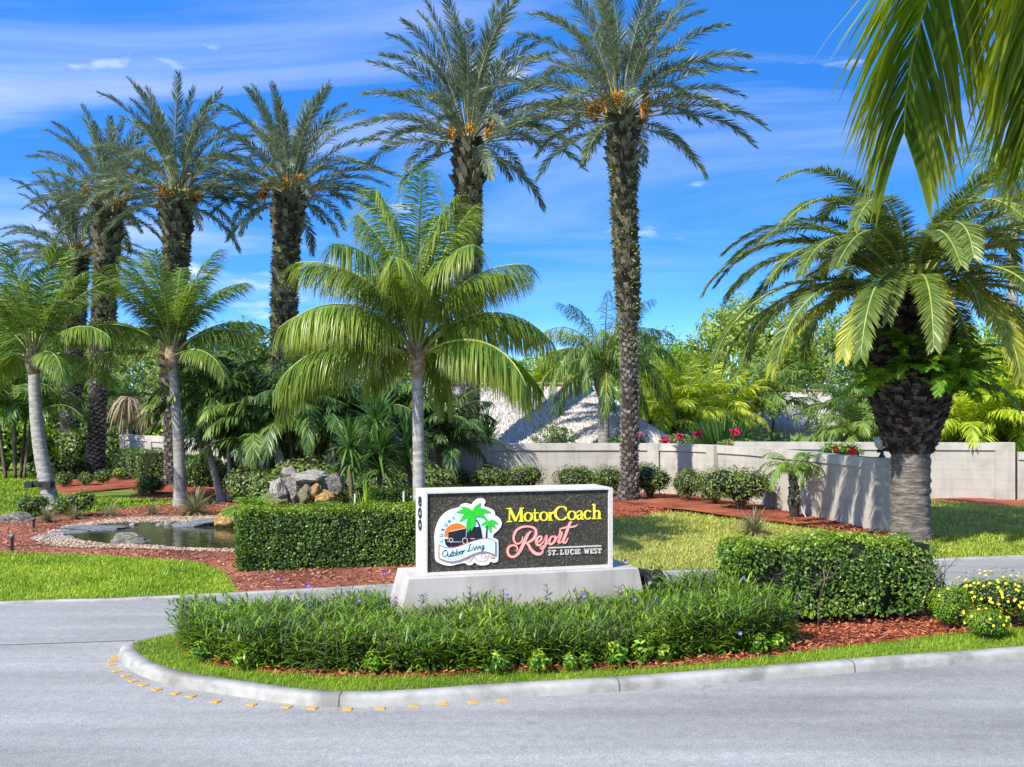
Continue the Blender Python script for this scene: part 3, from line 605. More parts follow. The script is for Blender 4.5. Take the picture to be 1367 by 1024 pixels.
# ------------------------------------------------------------------ palms
def frond(mb, L, e0, bend, npair, ll, la0=60, la1=30, v=15, grav=.4, lw=.03, nseg=3, pet=.14, rw=.022, vj=.15, pw=1.3, sway=.12, taper=.5, prune=0.0, gscale=None):
    """a feather frond growing from the origin along +X: stalk (material 1) and two rows of leaflets (material 0)"""
    n = 26; s = np.linspace(0, 1, n); e = R(e0) - R(bend) * s ** pw
    y_ = U(-sway, sway) * s ** 2; ds = L / (n - 1)
    pts = np.zeros((n, 3)); pts[1:, 0] = np.cumsum(np.cos(e[:-1]) * ds); pts[1:, 2] = np.cumsum(np.sin(e[:-1]) * ds); pts[:, 1] = y_ * L * .5
    tube(mb, pts, rw * (1 - .85 * s) + .002, 4, m=1, cap=False)
    T = nz(np.gradient(pts, axis=0))
    t = np.linspace(pet, .995, npair)
    for side in (1, -1):
        tt = np.clip(t + U(-.3, .3, npair) / npair, pet, .998)
        if prune: tt = tt[U(0, 1, len(tt)) > prune]
        k = len(tt); f = tt * (n - 1); i0 = np.minimum(f.astype(int), n - 2); fr = (f - i0)[:, None]
        p = pts[i0] * (1 - fr) + pts[i0 + 1] * fr; tg = nz(T[i0] * (1 - fr) + T[i0 + 1] * fr)
        N = nz(np.cross(tg, np.array([0, 1.0, 0]))); N = np.where(N[:, 2:3] < 0, -N, N) if abs(e0) < 60 and bend < 100 else -nz(np.cross(np.array([0, 1.0, 0]), tg)) * -1
        N = np.stack([-tg[:, 2], 0 * tg[:, 0], tg[:, 0]], 1); N = nz(N)
        u = (tt - pet) / (1 - pet)
        a = np.radians(la0 + (la1 - la0) * u + U(-7, 7, k)); vv = np.radians(v) + rng.normal(size=k) * vj
        S = np.array([0, side * 1.0, 0])
        d = np.cos(a)[:, None] * tg + np.sin(a)[:, None] * (np.cos(vv)[:, None] * S + np.sin(vv)[:, None] * N)
        w = tg + .35 * N * rng.normal(size=k)[:, None] * .6
        ln = ll * (np.sin(pi * (.14 + .80 * u)) ** taper) * U(.88, 1.1, k)
        blades(mb, p, d, w, ln, lw * U(.8, 1.15, k), grav * U(.6, 1.4, k), nseg, m=0)
def frond_mesh(name, mats, **k):
    mb = MB(); frond(mb, **k); return mb.mesh(name, mats)
def crown_fronds(parent, table, at=(0, 0, 0), rad=.12, name='frond'):
    """table rows: (mesh, azimuth, scale, height offset)"""
    for (me, az, sc, dz) in table:
        o = link(name, me, parent, (at[0] + cos(az) * rad, at[1] + sin(az) * rad, at[2] + dz), az, sc)
def palm_scales(mb, pts, rad, rows, per, h, out, m=0, seed=0, open_=0.5, z0=0, wfac=1.25, bot=1.0):
    """spiral of leaf-base scales round a stem"""
    pts = np.asarray(pts, float); n = len(pts); seg = np.linalg.norm(np.diff(pts, axis=0), axis=1); cl = np.concatenate([[0], np.cumsum(seg)]); T = cl[-1]
    N = rows * per; k = np.arange(N); s = (k + .5) / N * T + U(-.02, .02, N); th = k * 2.39996 + U(-.08, .08, N)
    c = np.stack([np.interp(s, cl, pts[:, j]) for j in range(3)], 1); r = np.interp(s, cl, rad)
    rd = np.stack([np.cos(th), np.sin(th), 0 * th], 1); tn = np.stack([-np.sin(th), np.cos(th), 0 * th], 1); up = np.array([0, 0, 1.0])
    w = (2 * pi * r / math.sqrt(per * 1.0) / 1.0 * .0 + wfac * 2 * pi * r / per * .5)[:, None]
    hh = (h * U(.75, 1.2, N))[:, None]; oo = (out * U(.5, 1.4, N))[:, None]
    b0 = c + rd * (r[:, None] * .97)
    v = np.stack([b0 - tn * w * bot, b0 + tn * w * bot, b0 + tn * w * .75 + rd * oo + up * hh, b0 - tn * w * .75 + rd * oo + up * hh, b0 + tn * w * .6 + up * hh * 1.02 - rd * .02, b0 - tn * w * .6 + up * hh * 1.02 - rd * .02], 1)
    q = np.arange(N)[:, None, None] * 6 + np.array([(0, 1, 2, 3), (3, 2, 4, 5)])[None]
    t = np.arange(N)[:, None, None] * 6 + np.array([(1, 4, 2), (0, 3, 5)])[None]
    mb.add(v.reshape(-1, 3), q.reshape(-1, 4), t.reshape(-1, 3), m=m)
def fruit_mesh(name, n=70, L=.75, spread=.45, mat=None):
    mb = MB(); k = n
    az = U(-.9, .9, k); el = U(-.9, .35, k); d = np.stack([np.cos(az) * np.cos(el), np.sin(az) * np.cos(el), np.sin(el)], 1)
    st = np.array([[.38, 0, .0]]); tube(mb, [(0, 0, -.1), (.2, 0, .05), (.42, 0, .0)], [.02, .018, .012], 4, m=0, cap=False)
    blades(mb, np.repeat(st, k, 0) + rng.normal(size=(k, 3)) * .02, d, rng.normal(size=(k, 3)), U(.5, 1, k) * L * .72, .024, 1.5, 3, [.6, 1, 1.1, .8])
    kk = k * 4; i = rng.integers(0, k, kk); f = U(.35, 1, kk); p = st + d[i] * (f * L * .55)[:, None]; p[:, 2] -= f ** 2 * .2
    leaves(mb, p, rng.normal(size=(kk, 3)), .055, .7, up=0, jit=1)
    return mb.mesh(name, mat or M['fruit'])

# ---- the six tall date palms
reseed(21)
dmats = [M['date'], M['rachisgrey']]
DF = {}
for key, e0, bend, nn, L_ in (('up', 82, 34, 3, 4.05), ('high', 68, 54, 3, 4.1), ('mid', 50, 66, 3, 4.0), ('out', 30, 62, 3, 3.9), ('flat', 10, 54, 3, 3.7), ('low', -14, 50, 3, 3.1)):
    DF[key] = [frond_mesh('date_frond', dmats, L=L_ * U(.92, 1.06), e0=e0 + U(-5, 5), bend=bend + U(-10, 10), npair=104, ll=.50, la0=48, la1=24, v=26, grav=.25, lw=.033, nseg=2, pet=.24, rw=.034, vj=.42, pw=1.6, sway=.3, prune=.08) for _ in range(nn)]
FR = [fruit_mesh('fruit_cluster') for _ in range(3)]
def make_date_palm(base, top, r0, r1, label, seed, scale=1.0, slim=0.35, az0=0.0, dark=False):
    reseed(seed)
    root = thing('date_palm', (base[0], base[1], 0), label, 'palm tree', 'tall date palms with orange fruit')
    d = np.array(top) - np.array([base[0], base[1], 0.0]); n = 24; s = np.linspace(0, 1, n)
    pts = np.stack([d[0] * s ** .9 + .06 * np.sin(s * 5 + seed), d[1] * s, d[2] * s], 1)
    rad = r0 + (r1 - r0) * np.clip((s - slim) / .12, 0, 1) + .13 * np.clip(1 - s * d[2] / .5, 0, 1)
    mb = MB(); tube(mb, pts, rad * .93, 12, m=2)
    cut = int(n * slim); rowsA = int(d[2] * slim / .115)
    palm_scales(mb, pts[:cut + 2], rad[:cut + 2] * .95, max(rowsA, 3), 10, .085, .055, m=0, wfac=1.12, bot=.45)
    palm_scales(mb, pts[cut:], rad[cut:], int(d[2] * (1 - slim) / .12), 12, .17, .10, m=1, wfac=1.1)
    palm_scales(mb, pts[-4:], rad[-4:] * 1.05, 8, 12, .34, .20, m=1, wfac=.9)
    # mossy green sprigs growing in the boots
    k = 1500; f = U(.30, 1, k) ** .8; th = U(0, 2 * pi, k); i = f * (n - 1)
    c = np.stack([np.interp(i, np.arange(n), pts[:, j]) for j in range(3)], 1); rr = np.interp(i, np.arange(n), rad) + .03
    rd = np.stack([np.cos(th), np.sin(th), 0 * th + .5], 1)
    blades(mb, c + rd * [1, 1, 0] * rr[:, None], rd + rng.normal(size=(k, 3)) * .5, rng.normal(size=(k, 3)), U(.06, .19, k), .045, .6, 2, m=3)
    mb.obj('trunk', [M['datetrunk'], M['datetop'], M['trunkcore'], M['moss']], root)
    tp = pts[-1]
    mb = MB(); k = 26; az = U(0, 2 * pi, k); el = U(.9, 1.5, k); dd = np.stack([np.cos(az) * np.cos(el), np.sin(az) * np.cos(el), np.sin(el)], 1)
    blades(mb, np.repeat(tp[None], k, 0), dd, rng.normal(size=(k, 3)), U(.8, 2.2, k), .07, .1, 3)
    tube(mb, [tp - [0, 0, .2], tp + [0, 0, .3], tp + [0, 0, .7]], [rad[-1] * .9, .3, .08], 8, m=1)
    cr = mb.obj('crown', dmats, root)
    tab = []
    for key, cnt, dz in (('up', 7, .5), ('high', 10, .42), ('mid', 11, .33), ('out', 13, .22), ('flat', 12, .1), ('low', 4, 0.0)):
        ph = U(0, 2 * pi)
        for q in range(cnt):
            tab.append((random.choice(DF[key]), ph + (q + U(-.3, .3)) * 2 * pi / cnt, scale * U(.86, 1.08), dz))
    crown_fronds(cr, tab, tp, .16)
    for q in range(8):
        a = q * 2 * pi / 8 + az0 + U(-.25, .25)
        link('fruit_cluster', random.choice(FR), root, (tp[0] + cos(a) * .28, tp[1] + sin(a) * .28, tp[2] + U(.05, .95)), a, U(.6, 1.05))
    return root
def DP(bx, by, tx, ty, r0, r1, label, seed, scale=1.0, slim=.35, dY=0.0, Yb=None):
    b = G(bx, by) if Yb is None else np.array([(bx - CX) * Yb / F, Yb, 0]); t = At(tx, ty, b[1] + dY)
    return make_date_palm(b, (t[0], t[1], t[2]), r0, r1, label, seed, scale, slim)
palmA = DP(841, 672, 832, 165, .24, .285, 'tallest date palm, scaly grey trunk rising from the red mulch right of the sign', 31, .95, .48)
DP(625, 654, 628, 196, .29, .37, 'date palm with straight dark trunk directly behind the coconut palm by the sign', 32, 1.0, .33)
DP(376, 640, 385, 268, .36, .38, 'date palm with short thick bare trunk against the sky left of the coconut crown', 33, .9, .2, Yb=34)
DP(231, 652, 235, 268, .30, .37, 'date palm whose dark trunk stands behind the slim coconut palm by the clipped hedge', 34, .82, .25, Yb=33.5)
DP(128, 636, 143, 282, .34, .40, 'date palm with leaning grey scaly trunk at the left end of the clipped hedge', 35, .82, .4)
DP(94, 625, 99, 352, .40, .44, 'lowest date palm, leftmost, with sprawling ragged fronds and big orange fruit', 36, .86, .6)

# ---- coconut palms
def ring_trunk(base, top, r0, r1, mats, curve=.0, n=26, boss=True, sides=12, rings=True):
    base = np.array(base, float); d = np.array(top, float) - base; s = np.linspace(0, 1, n * 3)
    pts = np.stack([d[0] * s + curve * np.sin(pi * s), d[1] * s, d[2] * s], 1)
    rad = r0 + (r1 - r0) * s + (.35 * r0 * np.exp(-s * d[2] / .22))
    if rings: rad = rad * (1 + .035 * np.where(np.arange(len(s)) % 3 == 0, 1, -0.4) + U(-.012, .012, len(s)))
    mb = MB(); tube(mb, pts, rad, sides); return mb, pts, rad
def coco_protos(mats, L, ll, lw, npair=62, seed=1, nseg=4, grav=1.7, bs=1.0):
    reseed(seed); D = {}
    for key, e0, bend, nn in (('up', 82, 40, 2), ('high', 66, 78, 3), ('mid', 46, 96, 3), ('low', 18, 88, 3), ('hang', -12, 66, 2)):
        D[key] = [frond_mesh('coconut_frond', mats, L=L * U(.94, 1.06), e0=e0 + U(-4, 4), bend=bs * bend + U(-8, 10), npair=npair, ll=ll, la0=62, la1=30, v=-4, grav=grav * (.75 if key in ('up', 'high') else 1), lw=lw, nseg=nseg, pet=.2, rw=.032, vj=.10, pw=1.25, sway=.2, taper=.42) for _ in range(nn)]
    return D
def fibre_heart(root, tp, r, mats, k=9):
    mb = MB()
    tube(mb, [tp - [0, 0, .35], tp - [0, 0, .1], tp + [0, 0, .15], tp + [0, 0, .5]], [r * 1.05, r * 1.6, r * 1.5, r * .6], 10, m=1)
    az = U(0, 2 * pi, k); el = U(.5, 1.3, k); d = np.stack([np.cos(az) * np.cos(el), np.sin(az) * np.cos(el), np.sin(el)], 1)
    blades(mb, tp + d * r * .8 - [0, 0, .15], d, np.stack([-np.sin(az), np.cos(az), 0 * az], 1), U(.35, .7, k), .14, .2, 3, [1, .8, .5, .05], m=1)
    # spear leaves
    blades(mb, np.repeat(tp[None], 5, 0), nz(np.stack([U(-.15, .15, 5), U(-.15, .15, 5), np.ones(5)], 1)), rng.normal(size=(5, 3)), U(1.2, 2.0, 5), .09, .05, 3, [.6, 1, .7, .05], m=0)
    return mb.obj('crown', mats, root)
def coconut(base, top, r0, r1, label, D, mats, cnt, seed, curve=0.0, az0=0.0, scale=1.0, group=None, tab_fn=None, tmat='cocotrunk'):
    reseed(seed)
    root = thing('coconut_palm', base, label, 'palm tree', group)
    mb, pts, rad = ring_trunk(base, top, r0, r1, None, curve); mb.obj('trunk', M[tmat], root)
    tp = pts[-1]; cr = fibre_heart(root, tp, rad[-1], [mats[0], M['fibre']])
    tab = []
    for key, c in zip(('up', 'high', 'mid', 'low', 'hang'), cnt):
        ph = az0 + U(0, 6.28)
        for q in range(c):
            az_ = ph + (q + U(-.25, .25)) * 2 * pi / max(c, 1)
            if key in ('mid', 'low') and abs((az_ % (2 * pi)) - 1.5 * pi) < .75: az_ += 1.5 if q % 2 else -1.5
            tab.append((random.choice(D[key]), az_, scale * U(.88, 1.08), {'up': .25, 'high': .2, 'mid': .12, 'low': .05, 'hang': 0}[key]))
    if tab_fn: tab += tab_fn(D)
    crown_fronds(cr, tab, tp, .08)
    return root
cm = [M['coco'], M['rachis']]; cdk = [M['cocodark'], M['rachis']]
C1 = coco_protos(cm, 2.8, .92, .021, 135, 41, 5, 2.9)
C2 = coco_protos(cdk, 3.2, .85, .032, 92, 42, 4, 1.3, .78)
g1 = coconut((-1.64, 18.0, 0), At(557, 478, 18), .115, .095, 'coconut palm with slender pale ringed trunk standing right behind the sign', C1, cm, (8, 11, 9, 7, 0), 44)
g2 = coconut(G(70, 681), At(45, 482, 25.8), .20, .13, 'coconut palm with leaning grey trunk and black lamp collar at the left edge', C2, cdk, (4, 7, 6, 4, 0), 45, curve=-.12, scale=.88)
mb = MB(); p = At(57, 645, 25.8) - G(70, 681); tube(mb, [(p[0], 0, p[2] - .08), (p[0], 0, p[2] - .03), (p[0], 0, p[2] + .03), (p[0], 0, p[2] + .06)], [.2, .30, .30, .24], 12); box(mb, p[0] - .33, p[0] - .15, -.3, -.05, p[2] - .10, p[2] + .05); box(mb, p[0] + .12, p[0] + .32, -.3, -.05, p[2] - .10, p[2] + .05)
mb.obj('lamp_collar', M['black'], g2)
g3 = coconut(G(241, 676), At(229, 478, 26.8), .17, .12, 'dark green upright coconut palm standing in the grass behind the pond', C2, cdk, (6, 8, 6, 3, 0), 46, curve=.05, scale=.86, tmat='greytrunk')

# the coconut palm standing out of frame on the right, its fronds hang into the picture
cf = [M['cocofront'], M['rachis']]
def near_frond(e0, bend, L, ll, **k):
    return frond_mesh('coconut_frond', cf, L=L, e0=e0, bend=bend, npair=k.get('np_', 78), ll=ll, la0=k.get('la0', 58), la1=k.get('la1', 34), v=k.get('v', -8), grav=k.get('grav', 2.0), lw=k.get('lw', .038), nseg=5, pet=.2, rw=.026, vj=.06, pw=k.get('pw', 1.2), sway=k.get('sway', .05), taper=.4)
reseed(55)
NB = np.array([2.45, 2.2, 0])
nr = thing('coconut_palm', NB, 'near coconut palm whose large green fronds hang into the upper right corner', 'palm tree')
mb, pts, rad = ring_trunk(NB, NB + [-.1, .1, 4.26], .15, .11, None, .05); mb.obj('trunk', M['cocotrunk'], nr)
tp = pts[-1]; cr = fibre_heart(nr, tp, .11, [M['cocofront'], M['fibre']])
NF = dict(a=near_frond(44, 134, 3.45, 1.0, lw=.027, np_=150, grav=1.1), b=near_frond(56, 138, 3.3, 1.0, lw=.027, np_=150, grav=1.5), c=near_frond(30, 115, 3.2, .95, lw=.027, np_=145, grav=1.5))
crown_fronds(cr, [(NF['a'], R(107), 0.84, .1), (NF['a'], R(90), 0.86, .2), (NF['c'], R(99), 0.69, .35), (NF['c'], R(86), 0.84, .2), (NF['b'], R(72), 0.84, .2), (NF['a'], R(40), 1, .1), (NF['b'], R(0), 1, .1), (NF['a'], R(-40), 1, .1), (NF['b'], R(-80), 1, .1), (NF['c'], R(-120), .9, .1)], tp, .08)

# ---- the stout palm with the flared dark boss
reseed(61)
cmats = [M['canary'], M['rachis']]; comats = [M['canaryold'], M['rachis']]
KF = {}
for key, e0, bend, nn, mats in (('up', 70, 104, 2, cmats), ('high', 56, 108, 3, cmats), ('mid', 44, 106, 3, cmats), ('low', 22, 100, 3, cmats), ('hang', 2, 92, 3, comats)):
    KF[key] = [frond_mesh('stout_palm_frond', mats, L=4.0 * U(.95, 1.05) * (.66 if key == 'hang' else 1), e0=e0 + U(-4, 4), bend=bend + U(-8, 8), npair=165, ll=.44 if key != 'hang' else .40, la0=66, la1=36, v=14 if key != 'hang' else 4, grav=.4, lw=.028, nseg=3, pet=.16, rw=.036, vj=.10, pw=1.25, sway=.2, taper=.45) for _ in range(nn)]
KX, KY = 7.80, 19.8
kp = thing('stout_palm', (KX, KY, 0), 'stout date palm with thick grey trunk and flared dark boss of cut leaf bases', 'palm tree')
mb = MB(); zs = np.linspace(0, 1.85, 40); ph = U(0, 6, 40)
tube(mb, np.stack([0 * zs, 0 * zs, zs], 1), .372 + .05 * np.exp(-zs / .2) + .012 * np.sin(zs * 33) + U(-.012, .012, 40), 28); mb.obj('trunk', M['canarybark'], kp, smooth=True)
mb = MB(); z = np.array([1.72, 1.9, 2.25, 2.7, 3.1, 3.5, 3.95, 4.45, 5.0]); r = np.array([.42, .47, .60, .72, .79, .80, .78, .70, .40])
pp = np.stack([0 * z, 0 * z, z], 1); tube(mb, pp, r * .93, 20, m=1); palm_scales(mb, pp[:8], r[:8], 38, 26, .11, .085, m=0, wfac=.95)
mb.obj('boss', [M['canaryboot'], M['trunkcore']], kp)
mb = MB(); k = 30; az = U(0, 6.28, k); el = U(.7, 1.5, k); d = np.stack([np.cos(az) * np.cos(el), np.sin(az) * np.cos(el), np.sin(el)], 1)
blades(mb, np.repeat([[0, 0, 4.9]], k, 0), d, rng.normal(size=(k, 3)), U(.8, 1.8, k), .07, .1, 3); tube(mb, [(0, 0, 4.6), (0, 0, 5.0), (0, 0, 5.4)], [.5, .4, .1], 10, m=1)
kc = mb.obj('crown', cmats, kp)
tab = []
for key, c, dz, rd in (('up', 4, .35, 0), ('high', 13, .25, 0), ('mid', 20, .1, 0), ('low', 15, -.05, 0)):
    p0 = U(0, 6.28)
    for q in range(c): tab.append((random.choice(KF[key]), p0 + (q + U(-.25, .25)) * 2 * pi / c, U(.9, 1.06), dz))
tab += [(KF['hang'][0], R(266), 1.0, .25), (KF['low'][1], R(280), .62, .2), (KF['hang'][2], R(288), 1.25, .1), (KF['low'][0], R(245), .72, .1), (KF['low'][2], R(318), .8, .1), (KF['hang'][1], R(228), 1.15, .05), (KF['hang'][2], R(310), 1.05, .2), (KF['hang'][1], R(196), 1.3, .0), (KF['hang'][0], R(345), 1.2, .0), (KF['mid'][1], R(180), 1.06, .1), (KF['low'][0], R(190), 1.08, -.1), (KF['low'][2], R(172), 1.05, -.15)]
crown_fronds(kc, tab, (0, 0, 4.84), .3)

# ferns growing on the boss
def fern_mesh(name, n, L, mat, seed, spread=1.0):
    reseed(seed); mb = MB()
    for q in range(n):
        m2 = MB(); frond(m2, L * U(.7, 1.1), U(25, 70), U(60, 110), 30, L * .20, 70, 45, 8, .4, L * .034, 2, .12, .006, .12, taper=.6)
        a = U(0, 2 * pi); V = np.concatenate(m2.V); c, s_ = cos(a), sin(a)
        V = np.column_stack([V[:, 0] * c - V[:, 1] * s_, V[:, 0] * s_ + V[:, 1] * c, V[:, 2]]) + np.array([U(-.1, .1), U(-.1, .1), 0]) * spread * L
        o = 0
        mb.add(V, np.concatenate(m2.Q), a=np.concatenate(m2.A))
    return mb.mesh(name, mat)
FM = [fern_mesh('fern_leaves', 34, .72, M['fern'], 71), fern_mesh('fern_leaves', 26, .68, M['fern'], 72)]
for i, (a, z, s, lab) in enumerate([(R(212), 3.0, 1.5, 'green fern sprouting on the left side of the stout palm boss'), (R(255), 3.35, 1.1, 'green fern hanging at the front of the stout palm boss'), (R(318), 3.1, 1.9, 'large green fern filling the right side of the stout palm boss'), (R(345), 2.9, 2.0, 'fern growing at the far right edge of the stout palm boss')]):
    tag(link('fern', FM[i % 2], None, (KX + cos(a) * .74, KY + sin(a) * .74, z), a, s), lab, 'fern', 'ferns on the stout palm')
for i, (a, z, s) in enumerate([(R(238), 3.7, 1.1), (R(298), 3.7, 1.2)]):
    tag(link('fern', FM[i % 2], None, (KX + cos(a) * .70, KY + sin(a) * .70, z), a, s), ['small fern high under the hanging fronds left of centre on the boss', 'small fern high under the hanging fronds right of centre on the boss'][i], 'fern', 'ferns on the stout palm')

# ---- queen palm behind the wall
reseed(81)
QF = [frond_mesh('queen_frond', [M['queen'], M['rachis']], L=2.7 * U(.95, 1.05), e0=e, bend=b, npair=64, ll=.62, la0=58, la1=30, v=5, grav=2.1, lw=.026, nseg=3, pet=.12, rw=.026, vj=.45, pw=1.2, sway=.2) for e, b in ((80, 60), (66, 100), (50, 118), (30, 120), (5, 90))]
qb = np.array([(806 - CX) * 33 / F, 33, 0]); qp = thing('queen_palm', qb, 'drooping queen palm with smooth grey trunk in front of the thatched roof', 'palm tree')
mb, pts, rad = ring_trunk(qb, At(806, 500, 33), .20, .17, None); mb.obj('trunk', M['greytrunk'], qp)
mb = MB(); tp = pts[-1]; palm_scales(mb, np.array([tp - [0, 0, .7], tp - [0, 0, .3], tp]), [.2, .27, .25], 6, 9, .22, .10); tube(mb, [tp - [0, 0, .7], tp, tp + [0, 0, .6]], [.17, .24, .06], 8)
qc = mb.obj('crown', [M['fibre'], M['rachis']], qp)
crown_fronds(qc, [(QF[i], R(q * 137.5 + i * 20), U(.9, 1.08), .1 + .08 * (4 - i)) for i in range(5) for q in range((6, 11, 13, 11, 6)[i])], tp, .1)

# ---- clumping palms: protos shared by many
def clump_proto(mats, nst, h, L, nfr, seed, ll=.42, lw=.04, npair=34, grav=.9, v=18, spread=.35, e=(78, 20), bend=(60, 100), nseg=2):
    """returns (stems mesh, crown mesh) of a clump with several stems"""
    reseed(seed); ms = MB(); mc = MB()
    for q in range(nst):
        a = q * 2.4 + U(-.4, .4); r_ = spread * (q / max(nst, 1)) ** .5; b = np.array([cos(a) * r_, sin(a) * r_, 0]); hh = h * U(.65, 1.0); lean = U(.05, .28)
        t = b + [cos(a) * lean * hh * .5, sin(a) * lean * hh * .5, hh]
        s = np.linspace(0, 1, 14)[:, None]; p = b + (t - b) * s; p[:, :2] += .0
        tube(ms, p, np.linspace(.055, .035, 14) * (1 + .12 * (np.arange(14) % 2)), 7)
        for f in range(nfr):
            m2 = MB(); w = f / max(nfr - 1, 1); frond(m2, L * U(.8, 1.1), e[0] + (e[1] - e[0]) * w + U(-8, 8), bend[0] + (bend[1] - bend[0]) * w + U(-10, 10), npair, ll, 60, 32, v, grav, lw, nseg, .16, .016, .15)
            az = f * 2.39996 + q; c, s_ = cos(az), sin(az)
            V = np.concatenate(m2.V); V = np.column_stack([V[:, 0] * c - V[:, 1] * s_, V[:, 0] * s_ + V[:, 1] * c, V[:, 2]]) + t
            mc.add(V, np.concatenate(m2.Q), a=np.concatenate(m2.A))
            mc.QM[-1] = np.concatenate(m2.QM)
    return ms.mesh('clump_stems', M['stem']), mc.mesh('clump_fronds', mats)
def clump(name, proto, loc, label, group, rz=0.0, sc=1.0, cat='palm'):
    root = thing(name, loc, label, cat, group, rz, sc)
    link('trunk', proto[0], root); link('crown', proto[1], root); return root
AR = [clump_proto([M['areca'], M['rachis']], 6, 2.6, 2.3, 8, 91 + i, ll=.55, lw=.05) for i in range(2)]
AD = [clump_proto([M['shade'], M['rachisgrey']], 5, 2.4, 2.2, 9, 95 + i, ll=.58, lw=.055, grav=1.3) for i in range(2)]
AM = clump_proto([M['queen'], M['rachis']], 5, 2.4, 2.2, 9, 98, ll=.55, lw=.05, grav=1.1)
def AtG(px, Y): return np.array([(px - CX) * Y / F, Y, 0])
grpA = 'yellow green clump palms behind the wall'
for i, (px, Y, s, lab) in enumerate([
    (905, 37, 1.12, 'bright yellow green areca palm right of the scaly date trunk beyond the thatched roof'),
    (948, 41, 1.2, 'tall areca palm glowing yellow between the thatched roof and the stout palm fronds'),
    (716, 40, 1.15, 'yellow green areca palm peeking out left of the drooping queen palm'),
    (668, 41, 1.0, 'areca palm hidden behind the ridge end of the thatched roof near the coconut fronds'),
    (870, 44, 1.15, 'areca palm behind the queen palm right side, over the roof slope'),
    (1302, 30.6, 1.0, 'broad areca palm above the cream wall right of the stout palm'),
    (1360, 31.2, 1.1, 'areca palm at the right edge above the lower wall stretch'),
    (1250, 33, 1.1, 'areca palm directly behind the flared boss of the stout palm')]):
    clump('areca_palm', AR[i % 2], AtG(px, Y), lab, grpA, U(0, 6.28), s)
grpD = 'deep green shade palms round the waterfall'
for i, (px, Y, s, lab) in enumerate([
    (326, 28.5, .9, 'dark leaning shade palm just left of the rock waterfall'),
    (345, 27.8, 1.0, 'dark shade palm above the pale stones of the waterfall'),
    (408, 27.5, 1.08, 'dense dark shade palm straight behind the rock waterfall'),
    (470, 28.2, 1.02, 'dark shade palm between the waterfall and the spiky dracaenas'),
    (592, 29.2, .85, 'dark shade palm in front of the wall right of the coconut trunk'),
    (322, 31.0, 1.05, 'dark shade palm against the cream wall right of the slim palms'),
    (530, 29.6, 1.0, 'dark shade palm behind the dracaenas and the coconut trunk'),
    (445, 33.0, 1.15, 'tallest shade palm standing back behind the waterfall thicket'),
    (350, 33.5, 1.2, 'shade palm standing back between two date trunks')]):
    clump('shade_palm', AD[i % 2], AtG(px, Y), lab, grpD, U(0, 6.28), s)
for i, (px, Y, s, lab) in enumerate([(1150, 40, 1.15, 'mid green clump palm beside the small thatched roof'), (1140, 31.5, .8, 'low mid green clump palm left of the stout palm boss'), (1015, 43, 1.25, 'mid green clump palm behind the spiky fan shrub'), (180, 45, 1.0, 'mid green clump palm behind the left end of the wall'), (1330, 36, 1.35, 'tall mid green clump palm behind the arecas on the right'), (20, 37, 1.25, 'mid green clump palm behind the leaning coconut crown at the left'), (118, 48, 1.35, 'tall mid green clump palm between the left date trunks'), (262, 40, 1.15, 'mid green clump palm rising over the wall beside the upright coconut palm'), (330, 38, 1.25, 'tall mid green clump palm over the wall right of the slim palms')]):
    clump('clump_palm', AM, AtG(px, Y), lab, 'mid green clump palms', U(0, 6.28), s)
# withered palms with hanging dry leaves past the end of the wall
reseed(101)
for (px, py, Y, h, lab) in [(172, 532, 43, 1.0, 'withered palm with hanging grey dry leaves over the left end of the wall'), (203, 545, 42, .8, 'smaller withered palm with pale dry leaves right of the other one')]:
    t = At(px, py, Y); root = thing('withered_palm', (t[0], t[1], 0), lab, 'palm tree', 'withered palms behind the wall'); mb, pts, rad = ring_trunk((t[0], t[1], 0), t, .16, .13, None); mb.obj('trunk', M['greytrunk'], root)
    mb = MB(); k = 150; az = U(0, 6.28, k); el = U(-.9, .9, k); d = np.stack([np.cos(az) * np.cos(el), np.sin(az) * np.cos(el), np.sin(el)], 1); blades(mb, pts[-1] + d * .1, d, rng.normal(size=(k, 3)), U(.9, 1.9, k) * h, .07, 3.0, 4); mb.obj('dry_leaves', M['dry'], root)
# slim bottle palms by the pond
reseed(103)
BF = [frond_mesh('slim_palm_frond', [M['shade'], M['rachis']], L=1.5, e0=e, bend=b, npair=34, ll=.46, la0=60, la1=30, v=18, grav=1.2, lw=.06, nseg=3, pet=.18, rw=.02, vj=.2) for e, b in ((78, 90), (55, 120), (28, 110))]
for (bx, by, tx, ty, lab) in [(297, 671, 268, 560, 'slim palm with pale trunk leaning left at the pond edge'), (309, 668, 306, 540, 'slim upright palm with pale trunk beside the leaning one')]:
    b = G(bx, by); t = At(tx, ty, b[1]); root = thing('slim_palm', b, lab, 'palm tree', 'slim palms at the pond')
    mb, pts, rad = ring_trunk(b, t, .11, .075, None); mb.obj('trunk', M['greytrunk'], root)
    mb = MB(); tp = pts[-1]; tube(mb, [tp, tp + [0, 0, .35], tp + [0, 0, .6]], [.085, .07, .03], 8, m=1); c = mb.obj('crown', [M['shade'], M['rachis']], root)
    crown_fronds(c, [(BF[i], R(q * 137.5 + 60 * i), U(.9, 1.15), .45) for i in range(3) for q in range((3, 5, 5)[i])], tp, .04)
